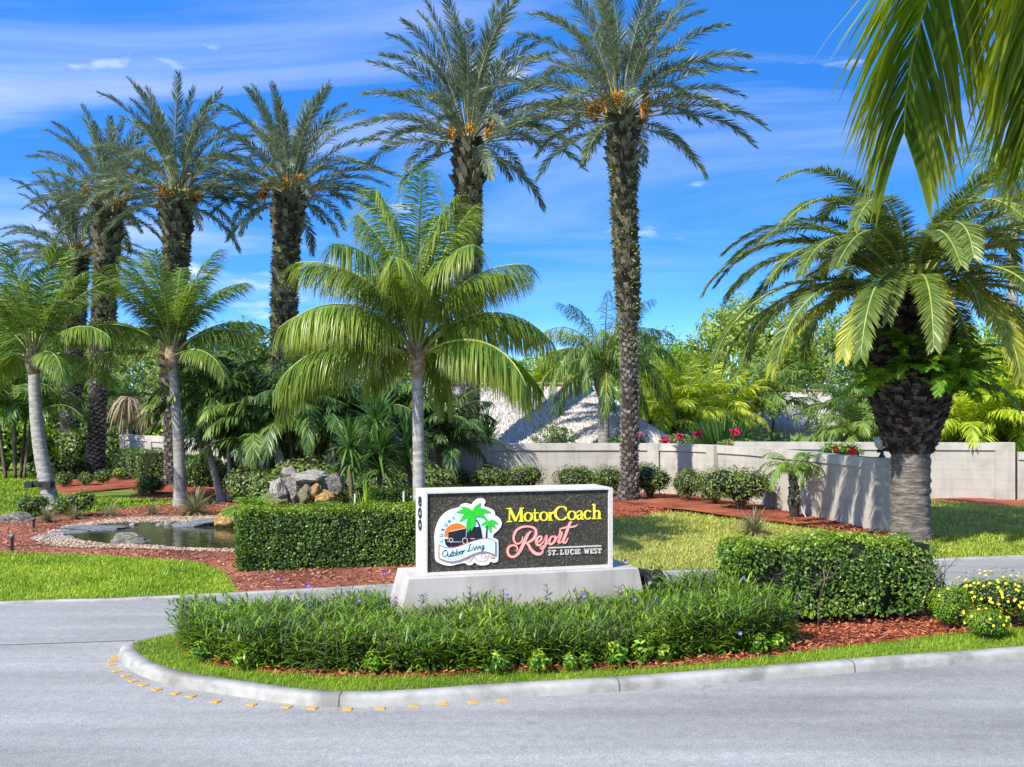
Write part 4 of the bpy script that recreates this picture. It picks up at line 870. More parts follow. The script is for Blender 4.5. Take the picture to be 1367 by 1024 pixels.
# young pygmy palm in the mulch, with its stake
reseed(108)
pb = G(1061, 694); pg = thing('pygmy_palm', pb, 'young feathery pygmy palm in red mulch before the cream wall', 'palm tree')
mb = MB(); pts = np.array([[0, 0, 0], [0, 0, .08], [-.02, 0, .3], [-.02, 0, .62], [-.03, 0, .95]]); rr = [.10, .11, .12, .09, .075]; tube(mb, pts, rr, 10, m=1); palm_scales(mb, pts[2:], rr[2:], 9, 7, .10, .04); mb.obj('trunk', [M['datetop'], M['trunkcore']], pg)
mb = MB(); tube(mb, [(-.03, 0, .9), (-.03, 0, 1.3)], [.07, .02], 6); pc = mb.obj('crown', [M['fern'], M['rachis']], pg)
PF = [frond_mesh('pygmy_frond', [M['fern'], M['rachis']], L=1.0, e0=e, bend=b, npair=34, ll=.22, la0=58, la1=30, v=10, grav=1.2, lw=.018, nseg=3, pet=.15, rw=.012, vj=.15) for e, b in ((75, 110), (52, 130), (25, 120))]
crown_fronds(pc, [(PF[i], R(q * 137.5 + 40 * i), U(.8, 1.05), .1) for i in range(3) for q in range((6, 8, 6)[i])], (-.03, 0, 1.0), .03)
mb = MB(); tube(mb, [(0, 0, 0), (-.26, .03, .62)], .016, 6); tag(mb.obj('stake', M['white'], None, pb + [.27, -.05, 0]), 'pale thin stake propping the young pygmy palm', 'stake')
# ------------------------------------------------------------------ thatched huts
def hut(name, label, ridge, eave, ze, zr, ridge_label=True):
    """hip roof: ridge ((x0,y),(x1,y)), eave corners x0,x1,y0,y1"""
    (rx0, rx1, ry) = ridge; (x0, x1, y0, y1) = eave; cx, cy = (x0 + x1) / 2, (y0 + y1) / 2
    root = thing(name, (cx, cy, 0), label, 'hut')
    mb = MB(); e = [np.array(p, float) - [cx, cy, 0] for p in [(x0, y0, ze), (x1, y0, ze), (x1, y1, ze), (x0, y1, ze)]]
    r = [np.array((rx0, ry, zr), float) - [cx, cy, 0], np.array((rx1, ry, zr), float) - [cx, cy, 0]]
    dn = np.array([0, 0, -.22]); V = e + r + [p + dn for p in e]
    mb.add(V, [(0, 1, 5, 4), (2, 3, 4, 5), (0, 4 + 2, 7, 1), (1, 7, 8, 2), (2, 8, 9, 3), (3, 9, 6, 0), (6, 9, 8, 7)], [(1, 2, 5), (3, 0, 4)])
    # shaggy courses of thatch strands
    faces = [(e[0], e[1], r[1], r[0]), (e[1], e[2], r[1], r[1]), (e[2], e[3], r[0], r[1]), (e[3], e[0], r[0], r[0])]
    for (a, b, c, d) in faces:
        k = int(420 * np.linalg.norm(b - a) * np.linalg.norm(d - a) / 2.0)
        k = min(k, 9000); u, v = U(0, 1, k), U(0, 1, k) ** .9
        lo = a[None] + (b - a)[None] * u[:, None]; hi = d[None] + (c - d)[None] * u[:, None]; p = lo + (hi - lo) * v[:, None]
        dd = nz(lo - hi); nn = nz(np.cross(b - a, d - a)); nn = nn if nn[2] > 0 else -nn
        blades(mb, p + nn * U(.0, .05, k)[:, None], dd + nn * U(.0, .10, k)[:, None] + rng.normal(size=(k, 3)) * .10, np.cross(dd, nn), U(.15, .38, k), U(.02, .06, k), .3, 1, [1, .35])
    k = int(90 * (x1 - x0)); u = U(0, 1, k); p = e[0][None] + (e[1] - e[0])[None] * u[:, None]
    blades(mb, p, np.array([0, -.35, -1.0]) + rng.normal(size=(k, 3)) * .15, np.array([[1.0, 0, 0]]) + np.zeros((k, 3)), U(.2, .45, k), U(.03, .08, k), .2, 1, [1, .3])
    mb.obj('roof', M['thatch'], root)
    mb = MB(); tube(mb, [r[0] + [-.15, 0, .06], (r[0] + r[1]) / 2 + [0, 0, .12], r[1] + [.15, 0, .06]], .055, 8)
    for k in range(9):
        q = r[0] + (r[1] - r[0]) * (k + .5) / 9; tube(mb, [q + [0, -.28, -.2], q + [0, -.02, .16]], .022, 5)
    mb.obj('ridge_pole', M['bamboo'], root)
    for (sx, sy) in ((0, 0), (1, 0), (1, 1), (0, 1)):
        mb = MB(); tube(mb, [(0, 0, 0), (0, 0, ze + .1)], .09, 8); mb.obj('post', M['stem'], root, ((x0 + .4 if sx == 0 else x1 - .4) - cx, (y0 + .4 if sy == 0 else y1 - .4) - cy, 0))
    return root
reseed(120)
hut('thatched_hut', 'large pale thatched roof with bamboo ridge pole behind the bushes and wall', (-2.6, 2.7, 36.5), (-5.6, 5.7, 33.2, 40), 1.35, 3.38)
hut('thatched_hut', 'small grey thatched roof with dark open eaves between spiky shrub and stout palm', (11.0, 14.6, 47), (10.6, 15.8, 44.5, 50), 1.75, 3.35)
hut('thatched_hut', 'distant thatched roof half hidden behind the date trunks on the left', (-18.5, -14.5, 51), (-20, -13, 48, 54), 1.5, 3.3)

# ------------------------------------------------------------------ clipped hedges and bushes
def hedge_mesh(name, L, D, Ht, n, lsize, mats, seed, lift=.0, wob=.06, topn=.35, rnd=.12, hole=0.0):
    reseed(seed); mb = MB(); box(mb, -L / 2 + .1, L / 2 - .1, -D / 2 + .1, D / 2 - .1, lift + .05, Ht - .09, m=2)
    areas = np.array([L * D, L * Ht, L * Ht, D * Ht, D * Ht]); cnt = (areas / areas.sum() * n).astype(int)
    P = []; O = []; top = []
    for f, c in enumerate(cnt):
        a, b = U(-1, 1, c), U(-1, 1, c); z1 = (b * .5 + .5)
        if f == 0: p = np.stack([a * L / 2, b * D / 2, np.full(c, Ht)], 1); o = np.array([0, 0, 1.0])
        elif f < 3: sg = -1 if f == 1 else 1; p = np.stack([a * L / 2, np.full(c, sg * D / 2), lift + z1 * (Ht - lift)], 1); o = np.array([0, sg, .1])
        else: sg = -1 if f == 3 else 1; p = np.stack([np.full(c, sg * L / 2), a * D / 2, lift + z1 * (Ht - lift)], 1); o = np.array([sg, 0, .1])
        P.append(p); O.append(np.repeat(o[None], c, 0)); top.append(np.full(c, f == 0))
    P = np.concatenate(P); O = np.concatenate(O); top = np.concatenate(top)
    # round the edges, wobble the faces, let some leaves sit deeper
    w = np.array([mnoise.noise(Vector(p * 1.7 + seed)) + .6 * mnoise.noise(Vector(p * 5.1 + seed)) for p in P])
    q = np.clip(np.abs(P) / np.array([L / 2, D / 2, Ht]), 0, 1); ex = np.sort(q, 1)[:, 1]
    dep = rnd * np.clip((ex - .86) / .14, 0, 1) ** 2 + U(0, .11, len(P)) ** 1.0 * .9 - wob * w
    P = P - O * dep[:, None] - np.where(ex[:, None] > .9, nz(P * [1, 1, 0]) * rnd * .4 * (ex[:, None] - .9) / .1, 0)
    if hole:
        g2 = np.array([mnoise.noise(Vector(p * 2.4 + 31 + seed)) for p in P]); keep = g2 < (.75 - hole); P, O, top = P[keep], O[keep], top[keep]
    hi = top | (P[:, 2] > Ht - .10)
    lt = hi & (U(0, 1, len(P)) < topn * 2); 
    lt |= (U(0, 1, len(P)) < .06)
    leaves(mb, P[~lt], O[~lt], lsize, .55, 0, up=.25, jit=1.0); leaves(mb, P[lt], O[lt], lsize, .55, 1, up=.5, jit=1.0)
    # stray shoots
    k = int(L * 16); b = np.stack([U(-.48, .48, k) * L, U(-.48, .48, k) * D, np.full(k, Ht - .05)], 1)
    for q_ in range(5): leaves(mb, b + np.array([0, 0, .022 * q_]) + rng.normal(size=(k, 3)) * .012, rng.normal(size=(k, 3)), lsize, .5, 1, up=.4)
    return mb.mesh(name, mats)
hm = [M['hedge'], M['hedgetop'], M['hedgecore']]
hA, hB = np.array([-4.36, 15.92, 0]), np.array([-1.1, 16.75, 0]); c = (hA + hB) / 2 + [-.11, .45, 0]; L = float(np.linalg.norm(hB - hA))
h1 = thing('clipped_hedge', c, 'tall square clipped green hedge left of the sign by the pond', 'hedge', None, math.atan2(hB[1] - hA[1], hB[0] - hA[0]))
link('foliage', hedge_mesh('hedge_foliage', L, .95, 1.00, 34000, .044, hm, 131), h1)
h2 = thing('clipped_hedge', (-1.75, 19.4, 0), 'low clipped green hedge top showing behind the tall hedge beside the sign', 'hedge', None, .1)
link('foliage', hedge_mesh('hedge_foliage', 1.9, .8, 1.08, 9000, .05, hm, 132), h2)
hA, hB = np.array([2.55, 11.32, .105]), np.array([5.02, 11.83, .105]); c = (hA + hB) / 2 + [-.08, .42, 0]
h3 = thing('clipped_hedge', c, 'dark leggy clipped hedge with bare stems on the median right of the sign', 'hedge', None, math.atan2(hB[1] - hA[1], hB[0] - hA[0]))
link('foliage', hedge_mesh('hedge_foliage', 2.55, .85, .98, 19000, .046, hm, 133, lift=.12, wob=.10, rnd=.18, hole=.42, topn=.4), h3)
mb = MB(); reseed(134)
for k in range(11):
    x = -1.0 + k * .2 + U(-.06, .06); y = U(-.34, .05)
    p0 = np.array([x, y, -.02]); p1 = p0 + [U(-.06, .06), 0, .28]
    tube(mb, [p0, p1], [.024, .018], 6)
    for q in range(5):
        tube(mb, [p1, p1 + [U(-.2, .2), U(-.14, .1), U(.15, .3)], p1 + [U(-.35, .35), U(-.3, .2), U(.35, .62)]], [.012, .009, .004], 5)
for k in range(46):      # bare twigs at the right end
    p0 = np.array([U(.95, 1.25), U(-.35, .2), U(.1, .35)]); tube(mb, [p0, p0 + [U(-.05, .22), U(-.2, .1), U(.15, .3)], p0 + [U(-.1, .38), U(-.3, .15), U(.35, .6)]], [.009, .006, .003], 4)
mb.obj('stems', M['stem'], h3)
# loose young hedge plants behind the leggy hedge
def leafy_mesh(name, n, ls, mats, seed, shape=(1, 1, 1), lumps=5, core=True, asp=.55, flowers=0, fm=None, light=.2):
    """a bush of unit height: lumpy ellipsoid of leaves, some twigs"""
    reseed(seed); mb = MB()
    C = [np.array([0, 0, .5])] + [np.array([U(-.22, .22), U(-.22, .22), U(.38, .62)]) for _ in range(lumps)]; Rr = [.40] + [U(.22, .34) for _ in range(lumps)]
    for c_, r_ in zip(C, Rr):
        k = int(n * r_ ** 2 / sum(x * x for x in Rr)); d = nz(rng.normal(size=(k, 3))); rad = r_ * (U(.72, 1.05, k))[:, None]
        p = (c_ + d * rad); p[:, 2] = np.maximum(p[:, 2], .03); p = p * shape
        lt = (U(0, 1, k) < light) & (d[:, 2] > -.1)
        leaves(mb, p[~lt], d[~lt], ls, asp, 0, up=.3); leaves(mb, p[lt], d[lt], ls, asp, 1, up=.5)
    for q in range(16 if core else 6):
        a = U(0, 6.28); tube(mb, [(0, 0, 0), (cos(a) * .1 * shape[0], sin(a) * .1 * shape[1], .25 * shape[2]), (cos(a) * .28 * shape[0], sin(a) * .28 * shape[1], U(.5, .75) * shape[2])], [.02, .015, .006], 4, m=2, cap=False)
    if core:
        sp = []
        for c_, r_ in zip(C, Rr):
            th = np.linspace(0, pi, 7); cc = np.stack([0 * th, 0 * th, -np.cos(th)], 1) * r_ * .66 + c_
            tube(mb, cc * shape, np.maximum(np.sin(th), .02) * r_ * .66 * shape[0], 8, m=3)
    return mb.mesh(name, mats)
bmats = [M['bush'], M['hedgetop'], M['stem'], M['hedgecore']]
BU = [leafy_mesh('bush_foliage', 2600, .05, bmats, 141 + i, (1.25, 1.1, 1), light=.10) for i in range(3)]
grp = 'round clipped bushes along the cream wall'
for i, (px, py, h, w, lab) in enumerate([
    (655, 666, 1.0, 1.0, 'rounded bush at the wall just right of the dark date trunk'), (699, 666, .95, .95, 'rounded bush in shade at the wall above the left part of the sign lettering'),
    (767, 666, .95, 1.05, 'rounded bush at the wall above the capital C on the sign'), (812, 668, 1.0, .8, 'loose olive bush touching the left side of the scaly date trunk'),
    (868, 668, 1.0, 1.0, 'leggy rounded bush right of the scaly date trunk'), (918, 672, .95, .72, 'narrow upright bush between two larger bushes at the wall bend'),
    (955, 676, 1.0, .8, 'rounded bush left of the biggest wall bush'), (988, 683, 1.1, 1.15, 'biggest rounded bush at the wall bend'), (600, 664, .9, .9, 'dark bush in shade left of the date trunk behind the sign')]):
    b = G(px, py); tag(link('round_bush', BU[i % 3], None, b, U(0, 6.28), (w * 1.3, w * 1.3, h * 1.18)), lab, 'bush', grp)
for i, (px, py, s, lab) in enumerate([(1005, 712, .62, 'small grassy shrub at the lawn edge left of the young pygmy palm'), (872, 792, .82, 'small dark shrub right of the sign base')]): pass
hm2 = [M['bush'], M['hedge'], M['hedgecore']]
for i, (px, py, Lh, ht, lab) in enumerate([(184, 639, 3.3, 1.05, 'olive clipped hedge before the left end of the cream wall'), (258, 650, 2.4, 1.0, 'open twiggy hedge behind the slim trunk by the wall')]):
    b = G(px, py); o = thing('wall_hedge', b, lab, 'hedge', None, -.84)
    link('foliage', hedge_mesh('hedge_foliage', Lh, 1.0, ht, 5200, .085, hm2, 151 + i, wob=.15, rnd=.25, hole=.05 + .3 * i, lift=.05), o)

# small shrubs dotted over the beds
SM = [leafy_mesh('shrub_foliage', 700, .10, bmats, 161 + i, (1.3, 1.2, 1), 3, light=.2) for i in range(2)]
YB = [leafy_mesh('shrub_foliage', 800, .10, [M['bush'], M['varieg'], M['stem'], M['hedgecore']], 165, (1.4, 1.2, 1), 3, light=.42)]
grp = 'small shrubs planted round the pond and slope'
for i, (px, py, s, y, lab) in enumerate([
    (40, 690, .62, 0, 'low dark shrub at the left lawn edge beside the leaning coconut trunk'), (52, 686, .55, 1, 'yellow tipped shrub left of the leaning coconut trunk base'),
    (82, 688, .5, 0, 'small shrub touching the right of the leaning coconut trunk base'), (104, 690, .72, 0, 'wide green shrub right of the leaning coconut trunk'),
    (85, 651, .6, 0, 'small round shrub on the slope left of the mulch edge'), (113, 650, .55, 0, 'small round shrub second on the slope mulch edge'),
    (137, 647, .6, 0, 'small round shrub on the slope below the leaning date trunk'), (159, 642, .5, 1, 'small pale tipped shrub at the upper end of the slope row'),
    (80, 640, .95, 1, 'yellow tipped shrub beside the leftmost date trunk base'), (103, 637, .85, 0, 'green shrub between the two scaly date trunks'),
    (203, 661, .75, 0, 'dark shrub in the mulch left of the slim dark trunk'), (190, 663, .55, 0, 'low dark shrub at the tip of the upper mulch bed'),
    (52, 640, .7, 1, 'yellow tipped shrub at the top of the sunlit lawn')]):
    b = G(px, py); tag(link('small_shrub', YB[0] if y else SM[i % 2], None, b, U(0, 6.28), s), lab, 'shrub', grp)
# ornamental grass tufts
def tuft_mesh(name, n, L, w, mat, seed, g=1.2, el=(.5, 1.5)):
    reseed(seed); mb = MB(); az = U(0, 6.28, n); e = U(el[0], el[1], n); d = np.stack([np.cos(az) * np.cos(e), np.sin(az) * np.cos(e), np.sin(e)], 1)
    blades(mb, d * [.08, .08, .02] * L, d, np.stack([-np.sin(az), np.cos(az), 0 * az], 1), L * U(.6, 1.1, n), w, g, 4)
    return mb.mesh(name, mat)
TG = tuft_mesh('tuft_blades', 260, 1.0, .03, M['ornament'], 171); TGg = tuft_mesh('tuft_blades', 220, 1.0, .035, M['bright'], 172)
for (px, py, s, me, lab) in [(260, 688, .75, TG, 'straw coloured grass tuft beside the pond slab'), (149, 690, .42, TG, 'round greyish grass tuft above the gravel'), (62, 698, .45, TG, 'greyish grass tuft in the mulch by the dark boulder'), (205, 688, .38, TG, 'faint low grass tuft right of the round one'), (100, 694, .36, TG, 'low grass tuft below the wide green shrub'),
        (1006, 714, .62, TG, 'greyish green grass tuft at the lawn edge left of the pygmy palm'), (195, 628, 1.2, TGg, 'bright arching grass clump seen past the leaning date trunk'), (75, 625, 1.3, TGg, 'bright tall grass clump behind the leaning coconut trunk')]:
    tag(link('grass_tuft', me, None, G(px, py), U(0, 6), s), lab, 'grass tuft', 'ornamental grass tufts')
# ferns and strappy plants at the hedge end
for i, (px, py, Y, s, lab) in enumerate([(336, 0, 17.9, 1.15, 'bright green fern spilling over the left end of the tall hedge'), (345, 0, 18.4, 1.15, 'green fern behind the corner of the tall hedge'), (470, 0, 19.2, 1.0, 'green fern low beside the waterfall right side')]):
    tag(link('fern', FM[i % 2], None, AtG(px, Y) + [0, 0, .72 if i < 2 else .3], i, s * .72), lab, 'fern', 'ferns near the waterfall')
DR = tuft_mesh('rosette_leaves', 130, .85, .05, M['dracaena'], 181, .7, (-.5, 1.5))
grp = 'spiky dracaenas by the waterfall'
for (px, py, Y, s, lab) in [(503, 562, 22.5, 1.1, 'tallest spiky dracaena head left of the coconut trunk'), (466, 596, 22, .9, 'spiky dracaena head lower left, nearest the waterfall'), (545, 596, 22.8, 1.05, 'spiky dracaena head half hidden behind the coconut trunk'), (505, 605, 22, 1.0, 'shaggy dracaena head below the tallest one'), (650, 580, 31.2, 1.0, 'spiky dracaena head beside the wall behind the dark date trunk')]:
    t = At(px, py, Y); root = thing('dracaena', (t[0], t[1], 0), lab, 'shrub', grp); mb = MB(); tube(mb, [(0.1, 0, 0), (.04, .05, t[2] * .5), (0, 0, t[2])], [.06, .05, .045], 7); mb.obj('stem', M['stem'], root)
    link('crown', DR, root, (0, 0, t[2]), U(0, 6), s); link('crown', DR, root, (0.03, 0, t[2] - .35), U(0, 6), s * .9)
IR = tuft_mesh('iris_leaves', 60, .9, .045, M['bright'], 183, .35, (.9, 1.5))
tag(link('strappy_plant', IR, None, AtG(490, 20.2), 0, 1.25), 'upright light green strappy plant behind the tall hedge', 'plant')
# big spiky fan shrub above the wall
SP = tuft_mesh('fan_leaves', 620, 2.5, .085, M['queen'], 185, .35, (.35, 1.45))
tag(link('spiky_shrub', SP, None, AtG(965, 32.5) + [0, 0, .5], .3, (1.05, .9, .8)), 'large spiky fan shrub above the wall bend', 'shrub')
# flowering shrubs on the far side of the wall
def sprawl(name, px, Y, z, w, h, label, nst, fmat, nf, seed, leafm='bush', ls=.07):
    reseed(seed); root = thing(name, AtG(px, Y), label, 'shrub'); mb = MB(); tips = []
    for q in range(nst):
        a = U(-1.15, 1.15); L = h * U(.6, 1.1); p0 = np.array([U(-.3, .3) * w, U(-.2, .2), z - .5]); d = np.array([sin(a) * w / h * .6, U(-.2, .2), cos(a * .8)]); pts = np.array([p0 + d * L * t + [0, 0, -.25 * t * t * L * abs(a)] for t in np.linspace(0, 1, 8)])
        tube(mb, pts, np.linspace(.02, .006, 8), 4, m=1, cap=False)
        k = 60; t = U(.25, 1, k); i = t * 7; p = np.stack([np.interp(i, np.arange(8), pts[:, j]) for j in range(3)], 1) + rng.normal(size=(k, 3)) * .06; leaves(mb, p, rng.normal(size=(k, 3)), ls, .6, 0, up=.4); tips += [pts[-1], pts[5]]
    k = 900; d = nz(rng.normal(size=(k, 3))); p = np.array([0, 0, z - .05]) + d * [w * .55, .4, h * .28]; leaves(mb, p, d, ls, .6, 0)
    mb.obj('foliage', [M[leafm], M['stem']], root)
    tips = np.array(tips)
    for q in range(nf):
        c = tips[(q * 3) % len(tips)] if q % 2 else np.array([U(-.6, .6) * w, -.3, z + U(-.1, .35)]); m2 = MB(); k = 34; p = rng.normal(size=(k, 3)) * [.055, .05, .055]; leaves(m2, p, p, .10, .8, 0, jit=1); m2.obj('flower', M[fmat], root, c)
    return root
sprawl('flowering_shrub', 740, 31.6, 1.75, 1.3, 1.15, 'dark leaved shrub with long arching bare stems before the thatched roof', 16, 'magenta', 0, 191, 'shade')
sprawl('bougainvillea', 835, 31.4, 1.65, .9, .8, 'magenta bougainvillea on the wall beside the scaly date trunk', 7, 'magenta', 7, 192, 'shade')
sprawl('bougainvillea', 905, 31.0, 1.65, 1.0, .7, 'magenta bougainvillea in front of the spiky fan shrub', 6, 'magenta', 6, 193, 'bush')
sprawl('bougainvillea', 985, 30.2, 1.6, 1.1, .45, 'sparse red flowered shrub along the wall below the spiky fan shrub', 5, 'magenta', 2, 194, 'bush')
HB = leafy_mesh('hibiscus_foliage', 2600, .075, [M['fern'], M['bright'], M['stem'], M['hedgecore']], 195, (1.6, 1.2, 1), light=.3)
hb = thing('hibiscus', np.array([(1122 - CX) * 25.0 / F, 25.0, .95]), 'green hibiscus bush with red flowers between the two cream walls', 'shrub')
link('foliage', HB, hb, None, 0, (.78, .75, .95))
reseed(196)
for (px, py) in [(1115, 599), (1138, 600), (1133, 607), (1140, 604)]:
    p = At(px, py, 24.55) - np.array(hb.location); m2 = MB(); a = np.arange(5) * 2 * pi / 5; d = np.stack([np.cos(a), -.5 + 0 * a, np.sin(a)], 1); blades(m2, np.zeros((5, 3)), d, np.stack([-np.sin(a), 0 * a, np.cos(a)], 1), .085, .085, .1, 2, [.4, 1, .6]); m2.obj('flower', M['redflower'], hb, p)
mb = MB(); box(mb, -.9, .9, -.45, .45, 0, .96); 
pl = tag(mb.obj('planter_bed', M['wall'], None, (hb.location[0], 25.0, 0)), 'raised cream planter carrying the red hibiscus behind the sloping wall', 'planter')

# ------------------------------------------------------------------ median planting
reseed(201)
bed = np.array([G(236, 852, .1), G(256, 880, .1), G(330, 893, .1), G(430, 900, .1), G(560, 900, .1), G(700, 894, .1), G(860, 886, .1), G(1000, 874, .1), G(1066, 860, .1), np.array([2.95, 10.9, 0]), np.array([2.62, 11.25, 0]), np.array([2.55, 12.2, 0]), np.array([1.7, 12.2, 0]), np.array([0, 11.95, 0]), np.array([-2.4, 11.35, 0]), np.array([-3.25, 11.1, 0])])[:, :2]
SG_A, SG_B = np.array([-.958, 11.2, 0]), np.array([1.176, 11.8, 0]); SG_L = float(np.linalg.norm(SG_B - SG_A)); SG_T = math.atan2(SG_B[1] - SG_A[1], SG_B[0] - SG_A[0])
ux = np.array([cos(SG_T), sin(SG_T)]); uy = np.array([-sin(SG_T), cos(SG_T)])
def SL(x, y): return SG_A[:2] + ux * x + uy * y
sgn = np.array([SL(-.42, -.22), SL(SG_L + .42, -.22), SL(SG_L + .42, .68), SL(-.42, .68)])
pts = scatter(bed, 210, [sgn]); 
def bed_h(x, y): return np.interp(x, [-3.3, -2.2, -1.0, .2, 1.4, 2.4, 3], [.42, .42, .36, .36, .40, .54, .52])
mb = MB(); N0 = len(pts); per = 34
hh = bed_h(pts[:, 0], pts[:, 1]) * U(.74, 1.14, N0) * np.array([1 + .30 * mnoise.noise(Vector((p[0] * 1.5, p[1] * 1.5, 2))) for p in pts])
for q in range(per):
    f = q / per; lean = rng.normal(size=(N0, 2)) * .05
    b = np.column_stack([pts + lean * f * 2.0, .105 + hh * (.10 + .86 * f)]); az = U(0, 6.28, N0); el = .15 + .75 * f + U(-.3, .3, N0)
    d = np.stack([np.cos(az) * np.cos(el), np.sin(az) * np.cos(el), np.sin(el)], 1); w = np.stack([-np.sin(az), np.cos(az), U(-.5, .5, N0)], 1)
    dark = U(0, 1, N0) < .24 + .16 * (np.sin(pts[:, 0] * 2.3) > .5)
    blades(mb, b[~dark], d[~dark], w[~dark], U(.085, .15, (~dark).sum()), U(.012, .020, (~dark).sum()), .55, 3, m=0); blades(mb, b[dark], d[dark], w[dark], U(.08, .13, dark.sum()), .013, .5, 3, m=1)
k = N0; blades(mb, np.column_stack([pts, np.full(k, .10)]), rng.normal(size=(k, 3)) * [.12, .12, 0] + [0, 0, 1], rng.normal(size=(k, 3)), hh, .008, 0, 1, [1, .6], m=2)
low = scatter(bed, 330, [sgn]); nlow = len(low)
for q in range(9):
    f = q / 9; az = U(0, 6.28, nlow); el = .25 + .6 * f + U(-.3, .3, nlow); d = np.stack([np.cos(az) * np.cos(el), np.sin(az) * np.cos(el), np.sin(el)], 1)
    blades(mb, np.column_stack([low + rng.normal(size=(nlow, 2)) * .03, .105 + .02 + .22 * f * U(.6, 1.2, nlow)]), d, np.stack([-np.sin(az), np.cos(az), U(-.5, .5, nlow)], 1), U(.08, .14, nlow), U(.013, .02, nlow), .6, 3, m=0)
# taller wispy shoots before the sign base
for (px, py, h) in [(628, 797, .16), (672, 797, .13), (730, 795, .17), (826, 792, .13), (565, 800, .10), (650, 800, .1), (780, 795, .09), (870, 770, .1)]:
    p = At(px, py, 10.9); b0 = p + [0, 0, -.05]
    for q in range(8):
        t = q / 8; az = U(0, 6.28, 2); d = np.stack([np.cos(az) * .8, np.sin(az) * .8, .6 + 0 * az], 1); blades(mb, np.repeat([b0 + [0, 0, h * t]], 2, 0), d, rng.normal(size=(2, 3)), .09 * (1.1 - t * .4), .010, .3, 2, m=1)
    tube(mb, [b0, b0 + [0, 0, h]], .004, 4, m=2)
rb = stuff(mb.obj('flowering_ground_cover', [M['ruellia'], M['ruelliadark'], M['stem']]), 'mass of narrow leaved green ground cover with purple flowers round the sign base', 'ground cover')
m2 = MB(); a = np.arange(5) * 2 * pi / 5 + .3; d = np.stack([np.cos(a), -.55 + 0 * a, np.sin(a)], 1); blades(m2, np.zeros((5, 3)), d, np.stack([-np.sin(a), 0 * a, np.cos(a)], 1), .026, .026, 0, 2, [.5, 1, .7]); pm = m2.mesh('purple_flower', M['purple'])
for (px, py, Y) in [(410, 781, 11.0), (388, 794, 10.7), (480, 801, 10.6), (529, 799, 10.7), (436, 849, 9.9), (437, 862, 9.72), (506, 862, 9.72), (395, 856, 9.9), (678, 795, 10.7), (780, 795, 10.85), (875, 801, 10.7), (867, 777, 11.2), (835, 748, 12.0), (992, 771, 11.05), (1066, 793, 10.75), (988, 845, 9.95), (325, 849, 10.0), (372, 772, 11.3), (512, 765, 11.4), (848, 800, 10.7)]:
    link('flower', pm, rb, At(px, py, Y), U(-.5, .5), U(.6, .95))
VM = [leafy_mesh('variegated_foliage', 150, .22, [M['fern'], M['varieg'], M['stem'], M['hedgecore']], 211 + i, (.9, .8, 1), 3, False, .45, light=.5) for i in range(2)]
grp = 'variegated shrubs along the front of the median bed'
for i, (px, py, s, lab) in enumerate([(266, 882, .28, 'yellow green variegated shrub nearest the rounded median nose'), (327, 893, .30, 'variegated shrub second from the rounded median nose'), (498, 898, .30, 'variegated shrub below the gap left of the sign base'), (662, 899, .31, 'variegated shrub under the sign logo at the bed front'), (718, 898, .32, 'brightest yellow variegated shrub at the centre of the bed front'), (762, 893, .24, 'small variegated shrub right of the brightest one'), (783, 891, .22, 'smallest variegated shrub below the end of the sign lettering'), (820, 888, .34, 'variegated shrub partly swallowed by ground cover right of centre'), (858, 884, .36, 'tall variegated shrub below the right end of the sign base'), (890, 882, .28, 'variegated shrub just past the sign base right end'), (1013, 873, .30, 'variegated shrub left of the pair at the leggy hedge'), (1043, 868, .28, 'rightmost variegated shrub beside the red mulch')]):
    b = G(px, py + 3, .105) + [0, .02, -.0]; tag(link('variegated_shrub', VM[i % 2], None, b, U(0, 6.28), s * .82), lab, 'shrub', grp)
tag(link('dark_shrub', leafy_mesh('shrub_foliage', 900, .07, [M['ruelliadark'], M['ruellia'], M['stem'], M['hedgecore']], 214, (1, .9, 1), 3, light=.5, asp=.3), None, (1.62, 12.0, .105), 0, (.55, .5, .75)), 'small dark green shrub right of the sign base', 'shrub')
# yellow flowering mounds
def ymound(px, Y, w, h, nfl, label, seed):
    reseed(seed); root = thing('yellow_daisy_bush', AtG(px, Y) + [0, 0, .105], label, 'shrub', 'yellow flowering mounds on the median')
    link('foliage', leafy_mesh('daisy_foliage', 4200, .036, [M['fern'], M['hedgetop'], M['stem'], M['hedgecore']], seed, (w, w * .8, h), 7, light=.5, asp=.3), root)
    mb = MB(); d = nz(rng.normal(size=(nfl, 3))); d[:, 2] = np.abs(d[:, 2]); p = d * [w * .5, w * .4, h * .52] + [0, 0, h * .45]
    for q in range(nfl):
        a = np.arange(6) * pi / 3 + U(0, 1); t = nz(np.cross(d[q], [0.3, .2, 1])); s_ = np.cross(d[q], t); dd = np.cos(a)[:, None] * t + np.sin(a)[:, None] * s_ + d[q] * .25
        blades(mb, np.repeat([p[q]], 6, 0), dd, np.cross(dd, d[q]), .016, .012, 0, 1, [.7, .8])
    mb.obj('blossoms', M['yellowflower'], root)
ymound(1268, 11.5, .60, .52, 14, 'small dark mound with few flowers touching the leggy hedge', 221)
ymound(1318, 11.0, .60, .36, 36, 'low front mound with scattered yellow flowers', 222)
ymound(1332, 11.7, 1.15, .66, 150, 'broad mound covered with yellow flowers near the right edge', 223)
ymound(1400, 11.4, .9, .55, 90, 'yellow flowered mound cut by the right picture edge', 224)
